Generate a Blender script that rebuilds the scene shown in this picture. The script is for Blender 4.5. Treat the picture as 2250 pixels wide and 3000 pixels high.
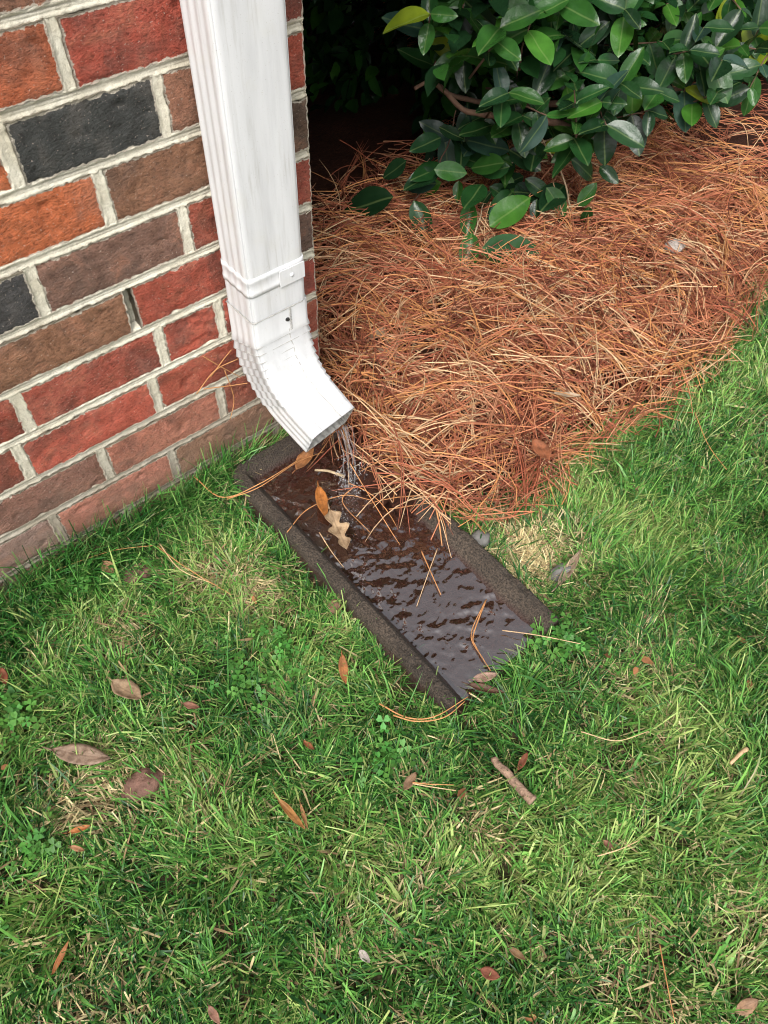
import bpy, math, random
import numpy as np
from mathutils import Vector, Matrix

for o in list(bpy.data.objects):
    bpy.data.objects.remove(o, do_unlink=True)
scene = bpy.context.scene
COL = scene.collection
rng = np.random.default_rng(11)
random.seed(11)
PI = math.pi

# ------------------------------------------------------------------ camera
cam_d = bpy.data.cameras.new('camera')
cam_d.sensor_fit = 'VERTICAL'; cam_d.sensor_height = 36.0; cam_d.sensor_width = 27.0
cam_d.lens = 26.855
cam_d.clip_start = 0.02; cam_d.clip_end = 400
cam = bpy.data.objects.new('camera', cam_d); COL.objects.link(cam)
cam.matrix_world = Matrix(((0.759637, 0.508188, -0.405828, -0.59174),
                           (-0.649651, 0.621829, -0.437359, -0.82115),
                           (0.030095, 0.595881, 0.802509, 1.03817), (0, 0, 0, 1)))
scene.camera = cam

# ------------------------------------------------------------------ world (bright overcast) + sun
SUN_EL, SUN_AZ = math.radians(52), math.radians(230)      # azimuth measured from +Y towards +X
world = bpy.data.worlds.new('World'); scene.world = world; world.use_nodes = True
wn = world.node_tree; wn.nodes.clear()
wo = wn.nodes.new('ShaderNodeOutputWorld'); wb = wn.nodes.new('ShaderNodeBackground')
sky = wn.nodes.new('ShaderNodeTexSky'); sky.sky_type = 'NISHITA'; sky.sun_disc = False
sky.sun_elevation = SUN_EL; sky.sun_rotation = SUN_AZ
sky.air_density = 1.0; sky.dust_density = 6.0; sky.ozone_density = 1.0
hs = wn.nodes.new('ShaderNodeHueSaturation'); hs.inputs['Saturation'].default_value = 0.22
wn.links.new(sky.outputs[0], hs.inputs['Color']); wn.links.new(hs.outputs[0], wb.inputs[0])
wb.inputs[1].default_value = 0.15
wn.links.new(wb.outputs[0], wo.inputs[0])
sun_d = bpy.data.lights.new('sun', 'SUN'); sun_d.energy = 1.5; sun_d.angle = math.radians(26); sun_d.color = (1.0, 0.97, 0.92)
sun = bpy.data.objects.new('sun', sun_d); COL.objects.link(sun)
sd = Vector((math.sin(SUN_AZ) * math.cos(SUN_EL), math.cos(SUN_AZ) * math.cos(SUN_EL), math.sin(SUN_EL)))
sun.location = sd * 8
sun.rotation_euler = sd.to_track_quat('Z', 'Y').to_euler()
vs = scene.view_settings
vs.view_transform = 'Standard'; vs.look = 'None'; vs.gamma = 1.0; vs.use_curve_mapping = False
vs.exposure = 0.45
scene.cycles.filter_width = 1.05
scene.cycles.max_bounces = 6; scene.cycles.diffuse_bounces = 3; scene.cycles.transparent_max_bounces = 12
scene.cycles.use_denoising = True

# ------------------------------------------------------------------ measured places (metres)
HERO = [[[0.394,0.261,0.16],[0.339,0.333,0.12],0],[[0.537,0.213,0.25],[0.534,0.216,0.31],1],[[0.544,0.217,0.25],[0.596,0.164,0.24],1],[[0.563,0.295,0.22],[0.555,0.26,0.15],1],[[0.57,0.279,0.22],[0.534,0.322,0.24],1],[[0.487,0.231,0.17],[0.465,0.291,0.15],1],[[0.43,0.237,0.15],[0.425,0.187,0.1],2],[[0.518,0.16,0.15],[0.484,0.127,0.11],3],[[0.514,0.094,0.13],[0.592,0.082,0.16],4],[[0.468,0.1,0.13],[0.421,0.059,0.09],3],[[0.46,0.06,0.12],[0.547,0.008,0.1],2],[[0.445,0.047,0.12],[0.491,0.009,0.09],2],[[0.675,0.09,0.16],[0.694,0.049,0.12],3],[[0.655,0.093,0.14],[0.635,0.075,0.11],0],[[0.733,0.038,0.12],[0.754,0.029,0.16],3],[[0.709,0.069,0.22],[0.764,0.038,0.18],2],[[0.734,0.054,0.25],[0.778,0.028,0.27],2],[[0.694,0.132,0.22],[0.735,0.11,0.23],5],[[0.746,0.107,0.24],[0.759,0.092,0.21],2],[[0.561,0.131,0.38],[0.592,0.155,0.3],3],[[0.669,0.15,0.16],[0.63,0.176,0.14],0],[[0.598,0.173,0.14],[0.572,0.182,0.11],0],[[0.459,0.297,0.2],[0.444,0.332,0.16],0],[[0.667,0.023,0.13],[0.677,0.048,0.1],2],[[0.721,0.005,0.14],[0.726,0.01,0.1],2],[[1.184,-0.009,0.28],[1.262,0.047,0.36],5],[[1.193,0.087,0.34],[1.194,0.097,0.4],5],[[1.323,0.029,0.28],[1.297,0.074,0.33],4],[[0.59,0.2,0.42],[0.563,0.219,0.44],4],[[0.547,0.224,0.159],[0.531,0.209,0.132],3],[[0.569,0.201,0.296],[0.57,0.165,0.266],2],[[0.744,0.108,0.3],[0.71,0.081,0.277],2],[[0.594,0.132,0.215],[0.568,0.17,0.194],2],[[0.631,0.143,0.141],[0.56,0.126,0.131],2],[[0.475,0.226,0.294],[0.501,0.196,0.278],0],[[0.58,0.129,0.255],[0.599,0.072,0.242],0],[[0.719,0.06,0.324],[0.669,0.026,0.316],2],[[0.706,0.167,0.278],[0.722,0.131,0.262],2],[[0.616,0.191,0.29],[0.637,0.151,0.263],4],[[0.636,0.151,0.204],[0.589,0.178,0.186],0],[[0.505,0.235,0.204],[0.443,0.243,0.193],2],[[0.488,0.23,0.197],[0.424,0.245,0.184],0],[[0.587,0.21,0.217],[0.603,0.151,0.215],3],[[0.561,0.111,0.155],[0.536,0.113,0.127],1],[[0.481,0.225,0.272],[0.424,0.234,0.265],0],[[0.567,0.192,0.302],[0.52,0.206,0.296],0],[[0.619,0.252,0.221],[0.556,0.221,0.218],1],[[0.606,0.188,0.141],[0.637,0.15,0.118],2],[[0.562,0.255,0.194],[0.599,0.198,0.189],2],[[0.706,0.155,0.275],[0.674,0.094,0.275],3],[[0.634,0.107,0.262],[0.579,0.066,0.254],0],[[0.572,0.254,0.23],[0.529,0.203,0.218],0],[[0.615,0.127,0.154],[0.686,0.122,0.127],0],[[0.59,0.147,0.117],[0.581,0.094,0.099],0],[[0.803,0.057,0.178],[0.811,0.016,0.163],2],[[0.641,0.184,0.162],[0.64,0.151,0.133],4],[[0.455,0.21,0.221],[0.5,0.179,0.214],3],[[0.528,0.257,0.146],[0.494,0.301,0.116],4],[[0.56,0.165,0.297],[0.502,0.177,0.292],2],[[0.574,0.131,0.23],[0.55,0.186,0.206],3],[[0.651,0.197,0.191],[0.606,0.149,0.181],3],[[0.667,0.18,0.228],[0.673,0.118,0.224],4],[[0.731,0.086,0.148],[0.654,0.067,0.138],0],[[0.658,0.137,0.164],[0.683,0.087,0.141],2],[[0.529,0.143,0.195],[0.46,0.113,0.19],2]]
SPRIG = [[0.359,0.154,0.538],[0.451,0.172,0.52],[0.451,0.085,0.518],[0.526,0.083,0.516],[0.591,0.081,0.523],[0.737,0.113,0.46],[0.711,0.032,0.505],[0.588,0.149,0.414],[0.624,0.105,0.427],[0.67,0.082,0.439],[0.483,0.072,0.413],[0.6,0.094,0.381],[0.601,0.026,0.414],[0.647,-0.01,0.382],[0.559,0.093,0.343],[0.496,0.12,0.476],[0.483,0.239,0.441],[0.466,0.174,0.443],[0.702,0.06,0.314],[0.654,-0.028,0.345],[0.88,0.042,0.41],[0.878,-0.022,0.416],[0.943,0.0,0.433],[0.972,-0.045,0.383],[1.131,0.005,0.354],[1.212,0.018,0.366],[0.828,-0.01,0.349],[0.956,0.004,0.317],[0.964,-0.063,0.331],[1.097,-0.064,0.304],[0.806,-0.015,0.322],[0.7,-0.005,0.398],[1.094,0.015,0.428],[1.031,0.083,0.43],[0.945,0.094,0.445],[0.618,0.011,0.315],[0.794,0.043,0.414],[0.556,0.038,0.366],[0.631,0.1,0.465],[0.685,0.046,0.424]]
BRANCH = [[[0.671,0.04,0.3],[0.651,0.106,0.3],[0.547,0.161,0.32],[0.492,0.185,0.34],[0.456,0.228,0.38],[0.413,0.237,0.38]],[[0.818,0.075,0.32],[0.743,0.105,0.31],[0.594,0.183,0.32],[0.481,0.207,0.36],[0.427,0.205,0.4]],[[0.826,0.081,0.32],[0.892,0.047,0.31],[0.993,0.024,0.3],[1.113,0.014,0.3],[1.305,0.013,0.28]],[[0.647,0.297,0.14],[0.694,0.279,0.18],[0.721,0.24,0.22]],[[0.613,0.169,0.2],[0.648,0.142,0.2],[0.697,0.115,0.2]],[[0.628,0.174,0.22],[0.705,0.126,0.24],[0.753,0.092,0.3]],[[0.365,0.054,0.05],[0.462,0.09,0.12],[0.538,0.139,0.15]],[[0.699,0.165,0.1],[0.71,0.146,0.2],[0.638,0.132,0.3]],[[0.735,0.041,0.08],[0.676,0.058,0.2],[0.657,0.114,0.26]],[[0.431,0.299,0.08],[0.466,0.26,0.14],[0.518,0.246,0.22],[0.49,0.2,0.33]]]
LIT = {"tan_oval":[[-0.568,-0.258,0.038],[-0.551,-0.307,0.038]],"orange_narrow":[[-0.297,-0.429,0.036],[-0.322,-0.469,0.036]],"curlA":[[-0.485,-0.533,0.036],[-0.481,-0.588,0.036]],"curlB":[[-0.467,-0.557,0.036],[-0.479,-0.589,0.036]],"redbrown":[[-0.422,-0.836,0.036],[-0.409,-0.856,0.036]],"redleaf":[[-0.223,-0.707,0.034],[-0.195,-0.699,0.034]],"brown885":[[-0.355,-0.63,0.034],[-0.327,-0.623,0.034]],"orangeV":[[-0.79,-0.529,0.036],[-0.759,-0.51,0.036]],"bottom":[[-0.673,-0.665,0.036],[-0.673,-0.688,0.036]],"flatgrey":[[-0.675,-0.291,0.03],[-0.622,-0.352,0.03]],"or165":[[-0.707,-0.401,0.034],[-0.681,-0.41,0.034]],"or165b":[[-0.712,-0.417,0.034],[-0.701,-0.433,0.034]],"stick":[[-0.001,-0.884,0.04],[0.033,-0.887,0.04]],"b1118":[[-0.379,-0.841,0.036],[-0.373,-0.863,0.036]],"grey785":[[-0.513,-0.732,0.036],[-0.512,-0.75,0.036]],"red410":[[-0.51,-0.348,0.034],[-0.496,-0.368,0.034]],"br":[[-0.231,-1.05,0.036],[-0.201,-1.06,0.036]],"b1310":[[-0.205,-0.836,0.034],[-0.205,-0.854,0.034]],"left0":[[-0.676,-0.138,0.034],[-0.683,-0.166,0.034]],"r235":[[-0.481,-0.071,0.03],[-0.479,-0.098,0.03]],"dead":[[0.031,-0.551,0.036],[0.108,-0.532,0.036]],"twig":[[-0.239,-0.676,0.04],[-0.239,-0.748,0.04]],"b205":[[-0.496,-0.055,0.025],[-0.469,-0.032,0.025]],"b670":[[-0.414,-0.493,0.03],[-0.41,-0.512,0.03]]}
SLIT = {"tan":[[0.119,-0.015,0.08],[0.134,-0.059,0.08]],"orange":[[0.104,-0.084,0.085],[0.142,-0.088,0.085]],"red":[[0.175,-0.352,0.085],[0.159,-0.398,0.085]],"vert":[[-0.035,-0.241,0.08],[-0.058,-0.278,0.08]],"pale":[[0.125,0.012,0.08],[0.167,0.021,0.08]],"wht":[[0.773,-0.171,0.08],[0.798,-0.19,0.08]],"cream":[[0.279,-0.3,0.085],[0.313,-0.335,0.085]]}
BLIT = {"orange":[[-0.137,-0.167,0.034],[-0.164,-0.223,0.034]],"crump":[[-0.153,-0.218,0.036],[-0.179,-0.296,0.036]],"behind":[[-0.149,-0.123,0.05],[-0.097,-0.103,0.05]],"twg":[[-0.12,-0.136,0.04],[-0.09,-0.179,0.04]],"litter":[[-0.178,-0.577,0.03],[-0.144,-0.594,0.03]],"crump2":[[-0.188,-0.578,0.03],[-0.158,-0.621,0.03]]}
NEED = {"xA":[[-0.084,-0.366,0.026],[-0.101,-0.406,0.03],[-0.115,-0.445,0.026]],"xB":[[-0.061,-0.379,0.026],[-0.109,-0.408,0.034],[-0.157,-0.436,0.026]],"vee":[[-0.067,-0.495,0.026],[-0.124,-0.525,0.026],[-0.136,-0.544,0.026],[-0.146,-0.583,0.026]],"vee2":[[-0.07,-0.496,0.027],[-0.128,-0.524,0.027],[-0.142,-0.564,0.028]],"longn":[[-0.088,-0.549,0.03],[-0.059,-0.59,0.04],[-0.021,-0.644,0.045]],"hang":[[-0.022,-0.321,0.075],[-0.038,-0.355,0.05],[-0.053,-0.381,0.028]],"hang2":[[-0.022,-0.323,0.075],[-0.039,-0.366,0.05],[-0.056,-0.406,0.026]],"fc1":[[-0.305,-0.522,0.04],[-0.289,-0.562,0.042],[-0.259,-0.585,0.042],[-0.204,-0.593,0.04]],"fc2":[[-0.301,-0.547,0.04],[-0.283,-0.574,0.042],[-0.25,-0.594,0.042],[-0.212,-0.595,0.04]],"wallA":[[-0.629,-0.02,0.02],[-0.544,-0.038,0.03],[-0.463,-0.063,0.035],[-0.409,-0.098,0.04]],"wallB":[[-0.402,-0.097,0.03],[-0.39,-0.161,0.035],[-0.362,-0.244,0.03]],"wallC":[[-0.397,-0.095,0.03],[-0.398,-0.16,0.035],[-0.369,-0.217,0.03]],"rimA":[[-0.288,-0.029,0.05],[-0.276,-0.094,0.05],[-0.217,-0.116,0.06],[-0.132,-0.115,0.06]],"rimB":[[-0.272,-0.102,0.05],[-0.221,-0.12,0.058],[-0.142,-0.114,0.055],[-0.088,-0.12,0.05]],"over":[[-0.236,-0.216,0.05],[-0.177,-0.191,0.035],[-0.115,-0.205,0.035],[-0.093,-0.25,0.05]],"spl":[[-0.091,-0.205,0.04],[-0.122,-0.213,0.03],[-0.125,-0.288,0.028]],"spl2":[[-0.189,-0.237,0.03],[-0.195,-0.275,0.026],[-0.198,-0.31,0.024]],"g1":[[-0.341,-0.631,0.036],[-0.326,-0.649,0.036],[-0.304,-0.674,0.036]],"g2":[[-0.34,-0.63,0.036],[-0.326,-0.645,0.037],[-0.301,-0.667,0.036]],"g3":[[-0.121,-0.727,0.04],[-0.095,-0.766,0.042],[-0.05,-0.786,0.04]],"g4":[[-0.245,-0.953,0.04],[-0.269,-0.98,0.042],[-0.294,-1.011,0.04]],"g5":[[0.492,-0.468,0.05],[0.45,-0.529,0.045],[0.431,-0.583,0.04]],"g6":[[-0.225,-0.844,0.036],[-0.198,-0.857,0.04],[-0.17,-0.866,0.036]],"g7":[[-0.197,0.061,0.03],[-0.141,0.055,0.04],[-0.087,0.061,0.03]],"w1":[[-0.242,-0.008,0.196],[-0.206,-0.012,0.226],[-0.168,-0.02,0.234]],"w2":[[-0.218,-0.008,0.258],[-0.198,-0.014,0.232],[-0.169,-0.02,0.196]],"w3":[[-0.213,-0.007,0.213],[-0.191,-0.012,0.237],[-0.175,-0.016,0.253]],"w4":[[-0.228,-0.006,0.196],[-0.184,-0.014,0.183],[-0.164,-0.03,0.188]],"w5":[[-0.188,-0.008,0.213],[-0.183,-0.012,0.153],[-0.197,-0.014,0.115]]}


# ------------------------------------------------------------------ helpers
_T = {}
def vn(x, y, seed=0):
    if seed not in _T: _T[seed] = np.random.default_rng(1000 + seed).random((128, 128))
    t = _T[seed]
    x = np.asarray(x, float); y = np.asarray(y, float)
    xi = np.floor(x).astype(int); yi = np.floor(y).astype(int)
    fx = x - xi; fy = y - yi
    fx = fx * fx * (3 - 2 * fx); fy = fy * fy * (3 - 2 * fy)
    a = t[xi % 128, yi % 128]; b = t[(xi + 1) % 128, yi % 128]
    c = t[xi % 128, (yi + 1) % 128]; d = t[(xi + 1) % 128, (yi + 1) % 128]
    return (a * (1 - fx) + b * fx) * (1 - fy) + (c * (1 - fx) + d * fx) * fy
def fbm(x, y, seed=0, o=4):
    r = 0; a = .5; s = 0
    for k in range(o):
        r = r + a * vn(np.asarray(x) * 2 ** k, np.asarray(y) * 2 ** k, seed + k); s += a; a *= .5
    return r / s
def sst(a, b, x):
    t = np.clip((x - a) / (b - a), 0, 1); return t * t * (3 - 2 * t)

def np_mesh(name, V, F, smooth=True, col=None):
    V = np.ascontiguousarray(V, dtype=np.float32); F = np.ascontiguousarray(F, dtype=np.int32)
    me = bpy.data.meshes.new(name)
    me.vertices.add(len(V)); me.vertices.foreach_set('co', V.ravel())
    m, k = F.shape
    me.loops.add(m * k); me.loops.foreach_set('vertex_index', F.ravel())
    me.polygons.add(m); me.polygons.foreach_set('loop_start', np.arange(0, m * k, k, dtype=np.int32))
    me.polygons.foreach_set('use_smooth', np.full(m, smooth, dtype=bool))
    if col is not None:
        at = me.attributes.new('Col', 'FLOAT_COLOR', 'POINT')
        c4 = np.ones((len(V), 4), dtype=np.float32); c4[:, :3] = col
        at.data.foreach_set('color', c4.ravel())
    me.update(calc_edges=True); me.validate()
    return me
def add(name, me, mat=None, parent=None, loc=(0, 0, 0), rot=None, color=None):
    o = bpy.data.objects.new(name, me); COL.objects.link(o)
    if mat and me and not me.materials: me.materials.append(mat)
    o.location = loc
    if rot is not None: o.rotation_euler = rot
    if parent: o.parent = parent
    if color is not None: o.color = (*color, 1)
    return o
def empty(name, loc):
    o = bpy.data.objects.new(name, None); COL.objects.link(o); o.location = loc; o.empty_display_size = .05
    return o
def tag(o, label=None, cat=None, group=None, kind=None):
    if label: o['label'] = label
    if cat: o['category'] = cat
    if group: o['group'] = group
    if kind: o['kind'] = kind
    return o
def grid_faces(nu, nv, wrap=False):
    i, j = np.meshgrid(np.arange(nu if wrap else nu - 1), np.arange(nv - 1), indexing='ij')
    a = i * nv + j; b = ((i + 1) % nu) * nv + j
    return np.stack([a, b, b + 1, a + 1], -1).reshape(-1, 4)
def merge(parts):
    Vs, Fs, n = [], [], 0
    for V, F in parts:
        Vs.append(V); Fs.append(F + n); n += len(V)
    return np.concatenate(Vs), np.concatenate(Fs)
def tube(P, R, sides=8):
    """tube round a polyline; P (k,3), R (k,)"""
    P = np.asarray(P, float); R = np.broadcast_to(np.asarray(R, float), (len(P),))
    T = np.gradient(P, axis=0); T /= np.linalg.norm(T, axis=1)[:, None] + 1e-9
    up = np.array([.13, .31, .94]); A = np.cross(T, up); A /= np.linalg.norm(A, axis=1)[:, None] + 1e-9
    B = np.cross(T, A)
    th = np.arange(sides) * 2 * PI / sides
    V = P[:, None] + R[:, None, None] * (np.cos(th)[None, :, None] * A[:, None] + np.sin(th)[None, :, None] * B[:, None])
    k = len(P)
    i, j = np.meshgrid(np.arange(k - 1), np.arange(sides), indexing='ij')
    a = i * sides + j; b = i * sides + (j + 1) % sides
    F = np.stack([a, b, b + sides, a + sides], -1).reshape(-1, 4)
    V = V.reshape(-1, 3)
    V = np.concatenate([V, P[:1], P[-1:]]); n = k * sides
    c0 = np.stack([(np.arange(sides) + 1) % sides, np.arange(sides), np.full(sides, n), np.full(sides, n)], 1)
    c1 = np.stack([np.arange(sides) + (k - 1) * sides, (np.arange(sides) + 1) % sides + (k - 1) * sides, np.full(sides, n + 1), np.full(sides, n + 1)], 1)
    tri = np.concatenate([c0, c1])[:, :3]
    F = np.concatenate([F, np.concatenate([tri, tri[:, 2:]], 1)])
    return V, F
def np_mesh_t(name, V, F, smooth=True):
    """like np_mesh, F may hold degenerate quads (last index doubled)"""
    me = bpy.data.meshes.new(name)
    me.from_pydata([tuple(v) for v in V], [], [tuple(f[:3]) if f[2] == f[3] else tuple(f) for f in F.tolist()])
    me.polygons.foreach_set('use_smooth', np.full(len(me.polygons), smooth, dtype=bool)); me.update()
    return me
def spline(P, n):
    """Catmull-Rom through P"""
    P = np.asarray(P, float)
    Q = np.concatenate([[2 * P[0] - P[1]], P, [2 * P[-1] - P[-2]]])
    out = []
    for t in np.linspace(0, len(P) - 1 - 1e-6, n):
        i = int(t); f = t - i; a, b, c, d = Q[i:i + 4]
        out.append(.5 * (2 * b + (c - a) * f + (2 * a - 5 * b + 4 * c - d) * f * f + (3 * b - a - 3 * c + d) * f ** 3))
    return np.array(out)

# ------------------------------------------------------------------ materials
def mat_new(name):
    m = bpy.data.materials.new(name); m.use_nodes = True
    nt = m.node_tree; nt.nodes.clear()
    return m, nt
class NB:
    def __init__(s, nt): s.nt = nt
    def n(s, t, **kw):
        nd = s.nt.nodes.new(t)
        for k, v in kw.items():
            if k.startswith('i_'):
                key = k[2:]
                nd.inputs[int(key) if key.isdigit() else key.replace('_', ' ')].default_value = v
            else: setattr(nd, k, v)
        return nd
    def l(s, a, b): s.nt.links.new(a, b)
    def noise(s, vec, scale, detail=4, rough=.55, dist=0):
        nd = s.n('ShaderNodeTexNoise'); nd.inputs['Scale'].default_value = scale; nd.inputs['Detail'].default_value = detail
        nd.inputs['Roughness'].default_value = rough; nd.inputs['Distortion'].default_value = dist
        if vec is not None: s.l(vec, nd.inputs['Vector'])
        return nd
    def ramp(s, fac, stops):
        r = s.n('ShaderNodeValToRGB'); cr = r.color_ramp
        while len(cr.elements) < len(stops): cr.elements.new(.5)
        for e, (p, c) in zip(cr.elements, stops):
            e.position = p; e.color = (*c, 1) if len(c) == 3 else c
        s.l(fac, r.inputs[0]); return r
    def mix(s, fac, a, b, mode='MIX'):
        m = s.n('ShaderNodeMix', data_type='RGBA', blend_type=mode)
        for sock, v in ((m.inputs[0], fac), (m.inputs[6], a), (m.inputs[7], b)):
            if isinstance(v, (int, float)): sock.default_value = v
            elif isinstance(v, tuple): sock.default_value = (*v, 1)
            else: s.l(v, sock)
        return m.outputs[2]
    def math(s, op, a, b=0.0, clamp=False):
        m = s.n('ShaderNodeMath', operation=op, use_clamp=clamp)
        for sock, v in ((m.inputs[0], a), (m.inputs[1], b)):
            if isinstance(v, (int, float)): sock.default_value = v
            else: s.l(v, sock)
        return m.outputs[0]
    def bump(s, h, strength=.5, dist=.001, normal=None):
        b = s.n('ShaderNodeBump'); b.inputs['Strength'].default_value = strength; b.inputs['Distance'].default_value = dist
        s.l(h, b.inputs['Height'])
        if normal is not None: s.l(normal, b.inputs['Normal'])
        return b.outputs[0]
    def princ(s, base=None, rough=.7, spec=.4, normal=None, **kw):
        p = s.n('ShaderNodeBsdfPrincipled')
        if base is not None:
            if isinstance(base, tuple): p.inputs['Base Color'].default_value = (*base, 1)
            else: s.l(base, p.inputs['Base Color'])
        if isinstance(rough, (int, float)): p.inputs['Roughness'].default_value = rough
        else: s.l(rough, p.inputs['Roughness'])
        p.inputs['Specular IOR Level'].default_value = spec
        if normal is not None: s.l(normal, p.inputs['Normal'])
        for k, v in kw.items(): p.inputs[k.replace('_', ' ')].default_value = v
        return p
    def out(s, sh):
        o = s.n('ShaderNodeOutputMaterial'); s.l(sh, o.inputs[0])

def m_brick():
    m, nt = mat_new('brick_clay'); b = NB(nt)
    oi = b.n('ShaderNodeObjectInfo'); tc = b.n('ShaderNodeTexCoord')
    ofs = b.n('ShaderNodeVectorMath', operation='MULTIPLY_ADD')
    b.l(oi.outputs['Random'], ofs.inputs[0]); ofs.inputs[1].default_value = (37, 11, 23); b.l(tc.outputs['Object'], ofs.inputs[2])
    P = ofs.outputs[0]
    mp = b.n('ShaderNodeMapping'); mp.inputs['Scale'].default_value = (1, 1, 1.7); mp.inputs['Rotation'].default_value = (0, .12, 0); b.l(P, mp.inputs[0])
    n1 = b.noise(P, 20, 4, .6, .9); n2 = b.noise(P, 55, 5, .65); n3 = b.noise(mp.outputs[0], 210, 5, .72)
    n4 = b.noise(P, 420, 2, .6)
    base = oi.outputs['Color']
    red = b.mix(.45, base, (.48, .15, .06)); brn = b.mix(.6, base, (.16, .085, .05))
    lum = b.n('ShaderNodeSeparateColor'); b.l(base, lum.inputs[0])
    isclay = b.math('GREATER_THAN', lum.outputs[0], .10)
    f1 = b.ramp(n1.outputs[0], [(.52, (0, 0, 0)), (.68, (1, 1, 1))]).outputs[0]
    f2 = b.ramp(n1.outputs[0], [(.30, (1, 1, 1)), (.44, (0, 0, 0))]).outputs[0]
    c = b.mix(b.math('MULTIPLY', b.math('MULTIPLY', f1, .75), isclay), base, red)
    c = b.mix(b.math('MULTIPLY', b.math('MULTIPLY', f2, .7), isclay), c, brn)
    nb = b.noise(P, 11, 4, .65, .5); blot = b.ramp(nb.outputs[0], [(.50, (0, 0, 0)), (.62, (1, 1, 1))]).outputs[0]
    c = b.mix(b.math('MULTIPLY', b.math('MULTIPLY', blot, .72), isclay), c, b.mix(.65, base, (.075, .055, .045)))
    c = b.mix(.8, c, b.ramp(n2.outputs[0], [(.25, (.55, .52, .5)), (.5, (1, 1, 1)), (.78, (1.25, 1.22, 1.18))]).outputs[0], 'MULTIPLY')
    c = b.mix(.75, c, b.ramp(n3.outputs[0], [(.34, (.36, .33, .31)), (.47, (1, 1, 1)), (.66, (1.30, 1.28, 1.26))]).outputs[0], 'MULTIPLY')
    c = b.mix(b.ramp(n4.outputs[0], [(.66, (0, 0, 0)), (.72, (.6, .6, .6))]).outputs[0], c, (.62, .52, .44))
    eg = b.n('ShaderNodeAttribute', attribute_name='Col'); es = b.n('ShaderNodeSeparateColor'); b.l(eg.outputs['Color'], es.inputs[0])
    n5 = b.noise(P, 130, 5, .7); sm = b.math('SUBTRACT', b.math('MULTIPLY', n5.outputs[0], 1.1), es.outputs[0])
    smf = b.ramp(sm, [(.28, (0, 0, 0)), (.36, (1, 1, 1))]).outputs[0]
    c = b.mix(b.math('MULTIPLY', smf, .9), c, (.60, .54, .44))
    haze_ = b.ramp(n1.outputs[0], [(.45, (0, 0, 0)), (.8, (1, 1, 1))]).outputs[0]
    c = b.mix(b.math('MULTIPLY', haze_, .14), c, (.60, .50, .42))
    ge = b.n('ShaderNodeNewGeometry'); gz_ = b.n('ShaderNodeSeparateXYZ'); b.l(ge.outputs['Position'], gz_.inputs[0])
    n9 = b.noise(ge.outputs['Position'], 16, 4)
    mud = b.ramp(b.math('ADD', gz_.outputs[2], b.math('MULTIPLY', n9.outputs[0], .12)), [(.08, (1, 1, 1)), (.22, (0, 0, 0))]).outputs[0]
    c = b.mix(b.math('MULTIPLY', mud, .55), c, (.30, .20, .145))
    h = b.math('ADD', b.math('MULTIPLY', n3.outputs[0], 1.0), b.math('MULTIPLY', n2.outputs[0], .8))
    nr = b.bump(h, 1.0, .0040)
    b.out(b.princ(c, .88, .25, nr).outputs[0]); return m
def m_mortar():
    m, nt = mat_new('mortar'); b = NB(nt); tc = b.n('ShaderNodeTexCoord'); P = tc.outputs['Object']
    n1 = b.noise(P, 18, 4); n2 = b.noise(P, 420, 4, .75); n3 = b.noise(P, 70, 4)
    c = b.ramp(n1.outputs[0], [(.3, (.58, .53, .41)), (.55, (.72, .68, .56)), (.75, (.76, .73, .62))]).outputs[0]
    c = b.mix(.6, c, b.ramp(n2.outputs[0], [(.3, (.6, .58, .55)), (.5, (1, 1, 1)), (.8, (1.15, 1.15, 1.12))]).outputs[0], 'MULTIPLY')
    sx = b.n('ShaderNodeSeparateXYZ'); b.l(P, sx.inputs[0])
    low = b.math('ADD', sx.outputs[2], b.math('MULTIPLY', n3.outputs[0], .10))
    dirt = b.ramp(low, [(.10, (1, 1, 1)), (.30, (0, 0, 0))]).outputs[0]
    c = b.mix(b.math('MULTIPLY', dirt, .75), c, (.20, .155, .12))
    b.out(b.princ(c, .92, .2, b.bump(b.math('ADD', n2.outputs[0], n3.outputs[0]), .8, .0014)).outputs[0]); return m
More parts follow.
